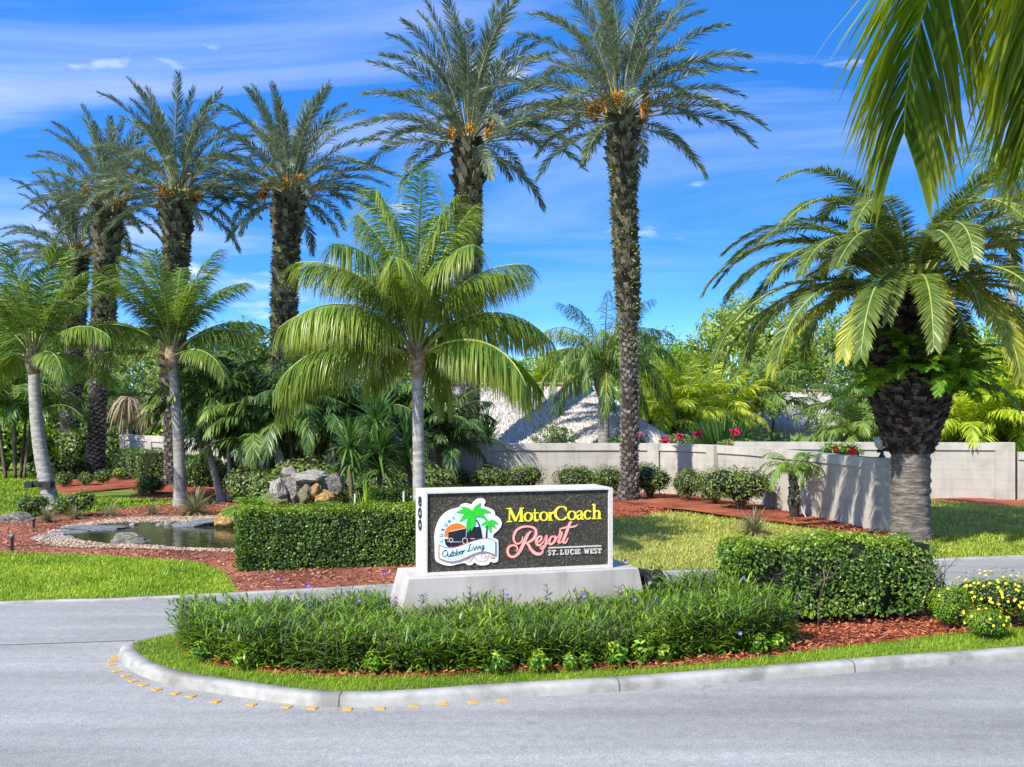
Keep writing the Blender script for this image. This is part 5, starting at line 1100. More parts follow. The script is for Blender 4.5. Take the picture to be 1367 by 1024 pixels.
for i, (px, Y, s, lab) in enumerate([(1030, 12.2, .75, 'loose green shrub poking up behind the left part of the leggy hedge'), (1072, 12.35, .8, 'fresh green shrub behind the leggy hedge under the pygmy palm'), (1110, 12.5, .78, 'soft grassy green shrub behind the leggy hedge middle')]):
    tag(link('loose_shrub', leafy_mesh('shrub_foliage', 900, .07, [M['hedge'], M['hedgetop'], M['stem'], M['hedgecore']], 231 + i, (.8, .7, 1), 4, light=.35, asp=.4), None, AtG(px, Y) + [0, 0, .105], 0, s * 1.35), lab, 'shrub', 'loose shrubs behind the leggy hedge')

# ------------------------------------------------------------------ amber road markers
m_base = MB(); box(m_base, -.042, .042, -.040, .040, 0, .009, bev=.006); mb_mesh = m_base.mesh('marker_body', M['amber'])
m_l = MB(); box(m_l, -.036, .036, -.0412, -.037, .002, .006); ml_mesh = m_l.mesh('marker_reflector', M['yellowflower'])
mk = [(163, 874), (154, 878), (150, 883), (149, 888), (156, 897), (168, 903), (178, 910), (192, 915.5), (209, 921.5), (234, 926.5), (255, 930.5), (288, 937.5), (336, 941.7), (383, 944.8), (417, 946.7), (464, 948), (508, 947), (553, 944.5), (591, 941), (632, 939), (671, 936.6)]
words = ['first', 'second', 'third', 'fourth', 'fifth', 'sixth', 'seventh', 'eighth', 'ninth', 'tenth', 'eleventh', 'twelfth', 'thirteenth', 'fourteenth', 'fifteenth', 'sixteenth', 'seventeenth', 'eighteenth', 'nineteenth', 'twentieth', 'twenty first']
for i, (px, py) in enumerate(mk):
    p = G(px, py); j = int(np.argmin(np.linalg.norm(kerb - p[:2], axis=1))); t = t_[j]
    lab = 'amber road stud, %s from the lane end of the row curving round the median nose' % words[i]
    if i == 0: lab = 'amber road stud at the lane end of the row beside the median nose'
    if i == len(mk) - 1: lab = 'last amber road stud of the row, under the middle of the sign'
    r = thing('road_marker', (p[0], p[1], .005), lab, 'road stud', 'amber road studs round the median nose', math.atan2(t[1], t[0]) + U(-.08, .08))
    link('body', mb_mesh, r); link('reflector', ml_mesh, r)
# ------------------------------------------------------------------ entrance sign
ZB, ZT, DEP = .742, 1.672, .60
sg = thing('entrance_sign', (SG_A[0], SG_A[1], 0), 'low entrance sign with dark speckled panel, yellow and pink lettering on pale sloped base', 'sign', None, SG_T)
mb = MB()
bt = [(-.20, -.10), (SG_L + .28, -.10), (SG_L + .28, DEP + .08), (-.20, DEP + .08)]; bb = [(-.35, -.15), (SG_L + .40, -.15), (SG_L + .40, DEP + .16), (-.35, DEP + .16)]
mb.add([(x, y, .10) for x, y in bb] + [(x, y, ZB - .012) for x, y in bt] + [(x + (.012 if x < 0 else -.012), y + (.012 if y < 0 else -.012), ZB - .002) for x, y in bt], [(0, 1, 5, 4), (1, 2, 6, 5), (2, 3, 7, 6), (3, 0, 4, 7), (4, 5, 9, 8), (5, 6, 10, 9), (6, 7, 11, 10), (7, 4, 8, 11), (8, 9, 10, 11)])
mb.obj('base', M['signbase'], sg)
mb = MB(); box(mb, 0, SG_L, .05, DEP, ZB, ZT)
fb, ft, fl, fr = .034, .020, .022, .05
box(mb, 0, SG_L, 0, .05, ZB, ZB + fb); box(mb, 0, SG_L, 0, .05, ZT - ft, ZT); box(mb, 0, fl, 0, .05, ZB + fb, ZT - ft); box(mb, SG_L - fr, SG_L, 0, .05, ZB + fb, ZT - ft)
mb.obj('frame', M['white'], sg)
mb = MB(); box(mb, fl, SG_L - fr, .025, .049, ZB + fb, ZT - ft)
mb.obj('panel', M['panel'], sg)
YP = .025
def sgp(px, py):
    u = (px - 568.7) / 250.2; yt = 657.2 - (px - 568.7) * .0244; yb = 769.0 - (px - 568.7) * .0467
    return (u * SG_L, ZB + (ZT - ZB) * (yb - py) / (yb - yt))
def c6(x, y): return sgp(550 + x / 7.313, 640 + y / 7.313)
def c7(x, y): return sgp(660 + x / 7.312, 640 + y / 7.312)
def plate(mb, P, y0, y1, m=0):
    """flat board cut to outline P (x,z); y0 front, y1 back"""
    P = np.asarray(P, float); n = len(P); t = tri_fill(P)
    f = np.column_stack([P[:, 0], np.full(n, y0), P[:, 1]]); b = np.column_stack([P[:, 0], np.full(n, y1), P[:, 1]])
    T = []
    for a, b_, c in t:
        s = (P[b_][0] - P[a][0]) * (P[c][1] - P[a][1]) - (P[b_][1] - P[a][1]) * (P[c][0] - P[a][0])
        T.append((a, b_, c) if s > 0 else (a, c, b_))
    mb.add(np.concatenate([f, b]), [(i, (i + 1) % n, n + (i + 1) % n, n + i) for i in range(n)], T, m=m)
def stroke(mb, P, w, y0, y1, m=0, closed=False, caps=True, n=6, sm=True):
    """a flat ribbon of varying width along P"""
    P = np.asarray(P, float); w = np.broadcast_to(np.asarray(w, float), (len(P),))
    if sm and len(P) > 2:
        q = smooth_path(np.column_stack([P, w]), n, closed); P, w = q[:, :2], q[:, 2]
    if closed: P = np.vstack([P, P[:1]]); w = np.append(w, w[0])
    t = np.gradient(P, axis=0)
    if closed: t[0] = t[-1] = P[1] - P[-2]
    t = nz(t); nn = np.stack([-t[:, 1], t[:, 0]], 1)
    l = P + nn * w[:, None] / 2; r = P - nn * w[:, None] / 2
    if caps and not closed:
        for e in (0, -1):
            sg_ = -1 if e == 0 else 1
            l2 = P[e] + nn[e] * w[e] * .28 + t[e] * sg_ * w[e] * .38; r2 = P[e] - nn[e] * w[e] * .28 + t[e] * sg_ * w[e] * .38
            if e == 0: l = np.vstack([l2, l]); r = np.vstack([r2, r])
            else: l = np.vstack([l, l2]); r = np.vstack([r, r2])
    k = len(l); V = []
    for (A_, y) in ((l, y0), (r, y0), (l, y1), (r, y1)): V.append(np.column_stack([A_[:, 0], np.full(k, y), A_[:, 1]]))
    V = np.concatenate(V); Q = []
    for i in range(k - 1):
        Q += [(k + i, k + i + 1, i + 1, i), (i, i + 1, 2 * k + i + 1, 2 * k + i), (3 * k + i, 3 * k + i + 1, k + i + 1, k + i)]
    if not closed: Q += [(0, 2 * k, 3 * k, k), (k - 1, 2 * k - 1, 4 * k - 1, 3 * k - 1)]
    mb.add(V, Q, m=m)
PXW = SG_L / 250.2 / 7.313          # size of one crop pixel on the sign
_ly = [0]
def layer(base, d=.0008):
    _ly[0] += 1; return base - (_ly[0] % 7) * d
# --- yellow serif lettering, one mesh per letter
def letter(name, strokes, mat, thick, conv, parent=sg):
    mb = MB()
    for i, (P, w, *o) in enumerate(strokes):
        cl = 'c' in o; st = 's' in o
        stroke(mb, [conv(*p) for p in P], np.asarray(w, float) * PXW, YP - thick - i * .0007, YP + .001, closed=cl, caps='r' in o, sm=not st)
    return mb.obj(name, M[mat], parent)
def oval(cx, cy, rx, ry, tk, tn, a0=0, a1=360, n=20, tilt=0):
    a = np.radians(np.linspace(a0, a1, n, endpoint=(a1 - a0) < 360)); P = [(cx + rx * cos(q) + tilt * ry * sin(q), cy - ry * sin(q)) for q in a]; w = [tn + (tk - tn) * abs(cos(q)) ** 1.5 for q in a]
    return P, w
yo, TH = 'yellow', .007
def sl(x, y0, b): return (x, y0 + (x - 105) * -.0355)
def MCstroke(P, w, *o): return ([(x, y - (x - 105) * .0355) for x, y in P], w, *o)
S_ = MCstroke
letter('letter_m', [S_([(133, 418), (136, 293)], 13, 's'), S_([(136, 286), (196, 414)], 27, 's'), S_([(194, 414), (248, 290)], 12, 's'), S_([(250, 418), (248, 286)], 27, 's'), S_([(106, 416), (160, 416)], 9, 's'), S_([(224, 416), (276, 416)], 9, 's'), S_([(106, 288), (148, 288)], 9, 's'), S_([(236, 288), (274, 288)], 9, 's')], yo, TH, c7)
P, w = oval(318, 376, 36, 41, 24, 9); letter('letter_o', [S_(P, w, 'c')], yo, TH, c7)
letter('letter_t', [S_([(384, 300), (384, 395), (392, 413), (408, 414), (424, 405)], [8, 23, 22, 15, 6]), S_([(361, 341), (422, 341)], 10, 's')], yo, TH, c7)
P, w = oval(472, 376, 36, 41, 24, 9); letter('letter_o', [S_(P, w, 'c')], yo, TH, c7)
letter('letter_r', [S_([(536, 418), (535, 340)], 23, 's'), S_([(514, 416), (562, 416)], 9, 's'), S_([(516, 341), (536, 341)], 9, 's'), S_([(538, 372), (550, 350), (566, 343), (580, 350)], [8, 14, 20, 20])], yo, TH, c7)
P, w = oval(648, 352, 62, 64, 28, 10, 42, 322, 26); letter('letter_c', [S_(P, w), S_([(694, 296), (696, 334)], 9, 's')], yo, TH, c7)
P, w = oval(752, 376, 37, 41, 24, 9); letter('letter_o', [S_(P, w, 'c')], yo, TH, c7)
letter('letter_a', [S_([(806, 354), (812, 340), (832, 334), (848, 346), (850, 372), (850, 404), (860, 416), (872, 412)], [14, 10, 10, 18, 23, 23, 14, 6]), S_([(848, 368), (822, 376), (806, 394), (814, 414), (834, 412), (848, 400)], [8, 12, 20, 16, 10, 8])], yo, TH, c7)
P, w = oval(916, 376, 36, 41, 24, 9, 40, 320, 18); letter('letter_c', [S_(P, w)], yo, TH, c7)
letter('letter_h', [S_([(979, 418), (978, 276)], 23, 's'), S_([(956, 416), (1002, 416)], 9, 's'), S_([(956, 278), (979, 274)], 9, 's'), S_([(984, 360), (1000, 342), (1022, 342), (1030, 362), (1030, 418)], [7, 12, 16, 23, 23]), S_([(1010, 416), (1052, 416)], 9, 's')], yo, TH, c7)
# --- pink script with a dark red edge
R1 = [(262, 566), (262, 590), (240, 622), (204, 632), (180, 606), (176, 560), (204, 500), (262, 468), (330, 464), (384, 486), (394, 536), (366, 588), (318, 618), (292, 624)]
w1 = [9, 10, 12, 14, 16, 20, 22, 18, 16, 20, 26, 24, 16, 9]
R2 = [(344, 512), (318, 536), (290, 588), (262, 652), (226, 720), (180, 758), (138, 752), (116, 712), (126, 668), (160, 648), (198, 654), (212, 682), (204, 704)]
w2 = [12, 24, 30, 30, 24, 20, 20, 22, 20, 16, 14, 13, 8]
R3 = [(292, 624), (318, 640), (348, 690), (386, 724), (430, 732), (458, 714), (462, 692)]; w3 = [10, 20, 26, 28, 24, 16, 8]
E1 = [(392, 622), (424, 610), (448, 584), (446, 562), (424, 562), (402, 590), (398, 622), (412, 644), (438, 640), (466, 612), (492, 572)]; we = [10, 12, 16, 14, 14, 22, 24, 20, 14, 11, 10]
S1 = [(470, 606), (486, 574), (500, 552), (496, 584), (494, 620), (480, 656), (458, 682), (438, 672), (446, 658), (476, 648), (512, 624), (526, 606)]; ws = [8, 10, 16, 20, 24, 22, 16, 10, 8, 9, 10, 10]
O1 = [(568, 560), (546, 566), (526, 600), (528, 630), (550, 634), (580, 606), (590, 570), (572, 558)]; wo = [16, 16, 22, 22, 16, 20, 20, 16]
O2 = [(576, 566), (590, 584), (612, 566), (628, 536), (636, 506)]; wo2 = [8, 9, 10, 10, 10]
T0 = [(632, 500), (640, 520), (652, 524), (640, 560), (626, 590), (618, 612), (632, 622), (654, 604)]; wt0 = [14, 12, 16, 20, 22, 20, 12, 9]
T1 = [(744, 416), (728, 440), (706, 500), (684, 556), (666, 600), (674, 622), (694, 614), (714, 576)]; wt1 = [16, 24, 26, 26, 24, 18, 12, 8]
T2 = [(634, 486), (690, 472), (752, 466), (784, 460), (806, 446)]; wt2 = [10, 16, 16, 14, 8]
for nm, lst in (('letter_r', [(R1, w1), (R2, w2), (R3, w3)]), ('letter_e', [(E1, we)]), ('letter_s', [(S1, ws)]), ('letter_o', [(O1, wo), (O2, wo2)]), ('letter_r', [(T0, wt0)]), ('letter_t', [(T1, wt1), (T2, wt2)])):
    a = MB(); b = MB()
    for i, (P, w) in enumerate(lst):
        w = np.asarray(w, float) * 1.0
        stroke(a, [c7(*p) for p in P], (w + 10) * PXW, YP - .003 - i * .0007, YP + .001); stroke(b, [c7(*p) for p in P], w * PXW, YP - .007 - i * .0007, YP - .003)
    o = b.obj(nm, M['pink'], sg); a.obj('letter_edge', M['redline'], o)
# --- white rule and small slab lettering
mb = MB(); stroke(mb, [c7(518, 671), c7(1050, 650)], 13 * PXW, YP - .011, YP + .001, caps=False); mb.obj('rule', M['white'], sg)
def q7(P, x0, wd):   # glyph box (0..1, 0..1 from baseline) -> crop pixels
    return [(x0 + x * wd, 741 - y * 46 - (x0 + x * wd - 512) * .040) for x, y in P]
SL_ = {'s': [([(.86, .84), (.62, 1), (.3, .95), (.16, .74), (.36, .56), (.68, .46), (.84, .24), (.66, .03), (.34, .0), (.12, .18)], 10)],
       't': [([(.5, 0), (.5, 1)], 13, 's'), ([(.02, .93), (.98, .93)], 9, 's'), ([(.22, .05), (.78, .05)], 9, 's'), ([(.07, .97), (.07, .66)], 6, 's'), ([(.93, .97), (.93, .66)], 6, 's')],
       'dot': [([(.1, .1), (.9, .1)], 13, 's')],
       'l': [([(.3, 0), (.3, 1)], 13, 's'), ([(0, .95), (.6, .95)], 8, 's'), ([(0, .05), (1, .05)], 9, 's'), ([(.95, 0), (.95, .36)], 7, 's')],
       'u': [([(.22, 1), (.22, .3), (.35, .05), (.65, .05), (.8, .3), (.8, 1)], [12, 12, 11, 10, 9, 9]), ([(0, .96), (.44, .96)], 7, 's'), ([(.6, .96), (1, .96)], 7, 's')],
       'c': [([(.9, .72), (.72, .96), (.4, .98), (.14, .74), (.1, .4), (.3, .06), (.64, .0), (.92, .22)], [8, 9, 10, 13, 13, 10, 9, 7]), ([(.92, .98), (.92, .62)], 7, 's')],
       'i': [([(.5, 0), (.5, 1)], 13, 's'), ([(0, .95), (1, .95)], 8, 's'), ([(0, .05), (1, .05)], 8, 's')],
       'e': [([(.24, 0), (.24, 1)], 13, 's'), ([(0, .95), (.95, .95)], 8, 's'), ([(0, .05), (1, .05)], 8, 's'), ([(.24, .52), (.72, .52)], 7, 's'), ([(.92, 1), (.92, .68)], 6, 's'), ([(.96, 0), (.96, .34)], 6, 's')],
       'w': [([(.16, 1), (.32, 0)], 12, 's'), ([(.32, 0), (.5, .95)], 7, 's'), ([(.5, .95), (.68, 0)], 12, 's'), ([(.68, 0), (.86, 1)], 7, 's'), ([(0, .96), (.3, .96)], 7, 's'), ([(.70, .96), (1, .96)], 7, 's')]}
for ch, x0, wd in [('s', 513, 30), ('t', 550, 42), ('dot', 598, 17), ('l', 634, 36), ('u', 680, 45), ('c', 736, 38), ('i', 783, 18), ('e', 806, 30), ('w', 873, 58), ('e', 938, 33), ('s', 976, 32), ('t', 1013, 40)]:
    nm = 'full_stop' if ch == 'dot' else 'letter_' + ch
    letter(nm, [(q7(P, x0, wd), w, *o) for (P, w, *o) in SL_[ch]], 'white', .009, c7)
# --- the emblem
emb_out = [(225, 640), (222, 560), (235, 480), (265, 400), (310, 340), (370, 300), (452, 276), (472, 250), (510, 236), (548, 240), (574, 248), (600, 214), (640, 190), (686, 190), (705, 222), (692, 262), (744, 282), (790, 310), (800, 350), (840, 380), (862, 420), (855, 462), (825, 502), (788, 536), (776, 570), (812, 586), (828, 612), (828, 780), (815, 808), (780, 816), (755, 804), (735, 830), (690, 842), (640, 838), (600, 815), (580, 834), (540, 840), (505, 820), (440, 830), (380, 845), (320, 840), (260, 815), (230, 780)]
E6 = lambda L: [c6(*p) for p in L]
mb = MB(); plate(mb, smooth_path(E6(emb_out), 4, True), YP - .012, YP); em = mb.obj('emblem', M['cream'], sg)
YE = YP - .012
def art(name, fn, mat): mb = MB(); fn(mb); return mb.obj(name, M[mat], em)
sky_ = [(262, 640), (258, 560), (276, 480), (312, 405), (366, 350), (440, 318), (520, 310), (600, 330), (690, 380), (740, 440), (762, 520), (770, 600), (600, 640), (420, 690), (330, 690)]
art('emblem_sky', lambda m: plate(m, smooth_path(E6(sky_), 4, True), YE - .0015, YE + .001), 'skyblue')
cs = [(430 + 116 * cos(a), 546 - 116 * sin(a)) for a in np.radians(np.linspace(-4, 190, 30))]
art('emblem_sun', lambda m: plate(m, E6(cs), YE - .0027, YE + .001), 'orange')
art('emblem_shadow', lambda m: plate(m, E6([(314, 585), (326, 640), (350, 664), (420, 660), (480, 640), (545, 612), (545, 590)]), YE - .0031, YE + .001), 'ink')
def bus(m):
    plate(m, E6([(352, 528), (358, 516), (500, 486), (585, 466), (640, 466), (655, 478), (664, 560), (660, 600), (600, 606), (520, 618), (490, 600), (400, 600), (352, 602)]), YE - .0045, YE + .001)
art('emblem_coach', bus, 'ink')
def wheels(m):
    for (x, y, r) in ((376, 596, 17), (508, 602, 24)): stroke(m, E6([(x + r * cos(a), y - 1.15 * r * sin(a)) for a in np.linspace(0, 5.9, 14)]), 7 * PXW, YE - .0056, YE + .001, closed=True)
    stroke(m, E6([(560, 580), (600, 580)]), 6 * PXW, YE - .0056, YE, sm=False); stroke(m, E6([(360, 514), (440, 496), (520, 478)]), 5 * PXW, YE - .0056, YE); stroke(m, E6([(520, 560), (524, 486)]), 5 * PXW, YE - .0058, YE, sm=False)
    stroke(m, E6([(340, 606), (400, 612), (470, 612)]), 5 * PXW, YE - .0057, YE); stroke(m, E6([(524, 622), (600, 614), (660, 602)]), 5 * PXW, YE - .0059, YE)
art('emblem_coach_trim', wheels, 'white')
def palm_art(m, c, tips, wd):
    for i, (tx, ty, b) in enumerate(tips):
        mx, my = (c[0] + tx) / 2, (c[1] + ty) / 2 - b
        stroke(m, E6([c, (mx, my), (tx, ty)]), np.array([wd, wd * 1.05, 4]) * PXW, YE - .0065 - i * .0005, YE + .001, caps=False)
art('emblem_palm', lambda m: palm_art(m, (585, 345), [(426, 322, 18), (458, 415, 26), (470, 268, 4), (655, 232, 4), (752, 322, 26), (715, 392, 26), (535, 520, 4), (660, 350, 10), (520, 470, 10), (570, 505, 0), (505, 300, 0)], 46), 'green')
art('emblem_palm', lambda m: palm_art(m, (738, 432), [(662, 452, 12), (702, 386, 2), (775, 396, 2), (826, 432, 14), (802, 482, 12), (750, 522, 0), (700, 470, 8)], 26), 'green')
art('emblem_trunk', lambda m: stroke(m, E6([(612, 396), (636, 430), (654, 490), (668, 575)]), np.array([8, 12, 14, 16]) * PXW, YE - .0062, YE + .001, caps=False), 'ink')
art('emblem_trunk', lambda m: stroke(m, E6([(722, 455), (716, 510), (712, 575)]), np.array([8, 12, 16]) * PXW, YE - .0062, YE + .001, caps=False), 'ink')
rib_t = [(262, 640), (330, 668), (420, 662), (520, 626), (620, 592), (700, 576), (760, 586), (797, 606)]; rib_b = [(797, 742), (740, 716), (680, 706), (600, 726), (500, 772), (420, 800), (340, 800), (262, 770)]
rt, rbm = smooth_path(E6(rib_t), 5), smooth_path(E6(rib_b), 5)
art('emblem_ribbon', lambda m: plate(m, np.vstack([rt, rbm]), YE - .0115, YE + .001), 'skyblue')
def ribline(m):
    for k, L_ in enumerate((rib_t, rib_b, [(262, 640), (262, 770)], [(797, 606), (797, 742)])): stroke(m, E6(L_), 6 * PXW, YE - .0125 - k * .0003, YE + .001, caps=False)
    for k, (x, y, r, a0, a1) in enumerate([(545, 786, 26, 0, 400), (690, 746, 30, 20, 420), (776, 758, 20, 0, 400)]):
        stroke(m, E6([(x + r * (1 - .55 * t) * cos(R(a0 + (a1 - a0) * t)), y + r * (1 - .55 * t) * sin(R(a0 + (a1 - a0) * t))) for t in np.linspace(0, 1, 14)]), 4 * PXW, YE - .0022 - k * .0003, YE + .001)
    stroke(m, E6([(571, 786), (600, 760), (622, 790), (680, 806), (724, 780), (730, 742), (756, 770), (790, 770)]), 4 * PXW, YE - .0032, YE + .001)
art('emblem_outline', ribline, 'redline')
# script on the ribbon and letters round the arch
base = [(290, 752), (350, 760), (420, 746), (500, 722), (560, 698), (600, 692), (680, 676), (775, 676)]
bx_, by_ = [p[0] for p in base], [p[1] for p in base]
GL = {'O': (46, [[(30, 52), (12, 44), (4, 22), (14, 2), (32, 4), (42, 26), (34, 50), (18, 54)]]), 'u': (28, [[(2, 26), (4, 4), (14, 2), (22, 26), (22, 4), (30, 2)]]), 't': (18, [[(10, 48), (6, 6), (14, 1), (20, 6)], [(0, 30), (20, 32)]]),
      'd': (28, [[(20, 22), (8, 26), (2, 10), (10, 1), (20, 14), (26, 56), (22, 8), (28, 2)]]), 'o': (24, [[(12, 27), (3, 16), (6, 2), (16, 2), (20, 18), (12, 27), (26, 22)]]), 'r': (20, [[(2, 2), (6, 26), (8, 18), (18, 26)]]),
      'L': (34, [[(26, 50), (18, 58), (14, 30), (6, 4), (2, 8), (14, 4), (32, 2)]]), 'i': (14, [[(4, 26), (5, 5), (12, 2)], [(7, 38), (8, 40)]]), 'v': (26, [[(2, 28), (6, 16), (11, 0), (18, 16), (22, 30), (28, 26)]]), 'n': (28, [[(2, 2), (5, 26), (6, 12), (16, 27), (20, 5), (28, 2)]]), 'g': (26, [[(20, 24), (8, 27), (3, 12), (12, 2), (20, 22), (18, -14), (8, -18), (4, -10), (26, 6)]])}
def script(m):
    x = 288; k = 0
    for w_ in ('Outdoor', 'Living'):
        for ch in w_:
            wd, ss = GL[ch]; sc = 1.18
            for P in ss:
                k += 1; stroke(m, E6([(x + px_ * sc + py_ * .12, np.interp(x + px_ * sc, bx_, by_) - py_ * sc) for px_, py_ in P]), 6.2 * PXW, YE - .0130 - (k % 5) * .0003, YE - .010)
            x += wd * sc * .98
        x += 22
art('emblem_script', script, 'ink')
def arch(m):
    AL = {'L': [[(0, 1), (0, 0), (.7, 0)]], 'U': [[(0, 1), (0, .1), (.35, 0), (.7, .1), (.7, 1)]], 'X': [[(0, 1), (.7, 0)], [(0, 0), (.7, 1)]], 'R': [[(0, 0), (0, 1), (.6, .95), (.6, .6), (0, .5)], [(.3, .5), (.7, 0)]], 'Y': [[(0, 1), (.35, .5), (.7, 1)], [(.35, .5), (.35, 0)]]}
    for ch, (x, y, a) in zip('LUXURY', [(286, 602, 92), (287, 548, 80), (301, 494, 70), (330, 448, 54), (364, 414, 42), (404, 384, 32)]):
        ca, sa = cos(R(a)), sin(R(a)); s_ = 28
        for P in AL[ch]:
            stroke(m, E6([(x + (ux_ - .35) * s_ * ca - (uy_ - .5) * s_ * sa, y - (ux_ - .35) * s_ * sa - (uy_ - .5) * s_ * ca) for ux_, uy_ in P]), 6.0 * PXW, YE - .0026 - U(0, .0005), YE, sm=False)
art('emblem_lettering', arch, 'ink')
# --- house number on the end face: 8 0 0, one above the other
for k, (ch, zc) in enumerate((('eight', 1.545), ('zero', 1.41), ('zero', 1.275))):
    mb = MB(); yc = .30
    def ring(cz, rz, ry, w=.028):
        a = np.linspace(0, 2 * pi, 18, endpoint=False); m2 = MB(); stroke(m2, [(ry * cos(q), rz * sin(q)) for q in a], w, -.012, .001, closed=True)
        V = np.concatenate(m2.V); V = np.column_stack([V[:, 1], yc - V[:, 0], zc + cz + V[:, 2]]); mb.add(V, np.concatenate(m2.Q))
    if ch == 'eight': ring(.021, .021, .062, .022); ring(-.023, .025, .072, .022)
    else: ring(0, .046, .075, .03)
    mb.obj('digit_' + ch, M['black'], sg)
# floodlight at the right end of the sign base
fx = SL(SG_L + .48, -.02); fl_ = thing('flood_light', (fx[0], fx[1], .105), 'black flood light tilted against the right end of the sign base', 'lamp', None, SG_T)
mb = MB(); v = np.array([(-.08, -.10, .22), (.08, -.10, .18), (.08, .12, .18), (-.08, .12, .22), (-.12, -.12, .60), (.03, -.12, .57), (.03, .14, .57), (-.12, .14, .60)]); mb.add(v, [(3, 2, 1, 0), (4, 5, 6, 7), (0, 1, 5, 4), (1, 2, 6, 5), (2, 3, 7, 6), (3, 0, 4, 7)])
for q in range(6): box(mb, .06 - q * .006, .10 - q * .006, -.10, .12, .24 + q * .05, .25 + q * .05)
mb.obj('housing', M['black'], fl_); mb = MB(); tube(mb, [(0, 0, 0), (0, 0, .24)], .022, 8); box(mb, -.06, .06, -.06, .06, 0, .02); mb.obj('stake', M['black'], fl_)
# spot lamp on the wall pillar
sl_ = thing('spot_lamp', (7.80, 21.32, 1.562), 'black spot lamp with frosted shade standing on the wall pillar', 'lamp')
mb = MB(); tube(mb, [(0, 0, 0), (0, 0, .02), (0, 0, .06), (0, 0, .14)], [.07, .07, .04, .035], 10); tube(mb, [(-.1, 0, .13), (.08, 0, .17)], .035, 8); mb.obj('bracket', M['black'], sl_)
mb = MB(); z = np.linspace(0, 1, 8); tube(mb, np.stack([-.02 - .07 * z, -.04 * z, .16 + .26 * z], 1), .04 + .07 * np.sin(z * 2.6), 12); mb.obj('lamp_shade', M['lens'], sl_, smooth=True)
# path lights by the pond
for i, (px, py, h, lab) in enumerate([(16, 738, .34, 'slim dark path light in the mulch at the left edge by the lawn'), (45, 706, .24, 'small dark path light beside the dark boulder')]):
    r = thing('path_light', G(px, py), lab, 'lamp', 'path lights round the pond'); mb = MB(); tube(mb, [(0, 0, 0), (0, 0, h * .8)], .03, 8); mb.obj('post', M['black'], r); mb = MB(); tube(mb, [(0, 0, h * .78), (0, 0, h * .95), (0, 0, h)], [.045, .045, .02], 10); mb.obj('lamp_head', M['slate'], r)
# thin posts sticking up behind the hedge
for (px, y0, lab) in [(474, 660, 'thin pale post behind the middle of the tall hedge'), (539, 657, 'thin pale post behind the tall hedge next to the sign')]:
    t = At(px, y0, 17.6); mb = MB(); tube(mb, [(0, 0, 0), (0, 0, t[2])], .017, 6); tube(mb, [(0, 0, t[2]), (0, 0, t[2] + .012)], .022, 6); tag(mb.obj('marker_post', M['white'], None, (t[0], t[1], 0)), lab, 'post', 'thin posts behind the hedge')

# ------------------------------------------------------------------ rocks and waterfall
def rock_mesh(name, mat, seed, sub=4, rough=.28, chis=5):
    import bmesh
    reseed(seed); bm = bmesh.new(); bmesh.ops.create_icosphere(bm, subdivisions=sub, radius=1)
    pl = [(Vector(nz(rng.normal(size=3))), U(.62, .92)) for _ in range(chis * 2)]
    for v in bm.verts:
        p = v.co.normalized(); r = 1.0
        for n_, d_ in pl:
            c = p.dot(n_)
            if c > .05: r = min(r, d_ / c)
        r *= 1 + rough * (.5 * mnoise.noise(p * 1.6 + Vector((seed, 0, 0))) + .28 * mnoise.noise(p * 4.3 + Vector((seed, 3, 0))) + .14 * mnoise.noise(p * 10 + Vector((seed, 5, 0))))
        v.co = p * r
    me = bpy.data.meshes.new(name); bm.to_mesh(me); bm.free(); me.materials.append(M[mat]); return me
RK = {k: [rock_mesh('rock', k, 301 + 7 * i + j) for j in range(2)] for i, k in enumerate(('rock', 'slate', 'pale', 'ochre', 'mossy'))}
grp = 'stones of the rock waterfall'
def rock(px, py, Y, sx, sy, sz, kind, j, lab, group, rz=0.0, tilt=0.0, zc=None):
    p = At(px, py, Y); o = link('rock', RK[kind][j], None, p, rz, (sx, sy, sz)); o.rotation_euler = (0, tilt, rz); tag(o, lab, 'rock', group)
for a in [(416, 640, 20.6, .48, .45, .13, 'pale', 0, 'large flat pale capstone of the waterfall', .2, .08), (372, 654, 20.2, .20, .25, .26, 'pale', 1, 'pale pink stone at the left end of the waterfall', .4, 0), (392, 655, 20.35, .26, .3, .32, 'rock', 0, 'grey craggy stone under the capstone left side', 1, 0), (420, 656, 20.2, .13, .2, .18, 'ochre', 0, 'golden square stone under the middle of the capstone', 0, .1), (434, 664, 20.2, .24, .25, .18, 'ochre', 1, 'brown stone low on the waterfall right side', .5, 0), (444, 648, 20.6, .24, .3, .26, 'rock', 1, 'dark stone at the right shoulder of the waterfall', .3, 0), (407, 662, 20.1, .15, .2, .22, 'mossy', 0, 'mossy yellow stone low in the middle of the waterfall', .9, 0), (387, 630, 20.9, .18, .2, .12, 'pale', 1, 'small pale stone perched on top left of the waterfall', .1, 0), (368, 668, 20.2, .26, .3, .2, 'mossy', 1, 'mossy stone at the foot left of the waterfall', .7, 0), (424, 634, 21.1, .3, .3, .13, 'pale', 1, 'pale stone behind the capstone top right', 1.1, 0), (404, 676, 20.5, .62, .4, .22, 'mossy', 0, 'broad mossy bottom stone of the waterfall half hidden by the hedge', 0, 0)]:
    rock(*a[:9], grp, *a[9:])
grp = 'stones round the pond'
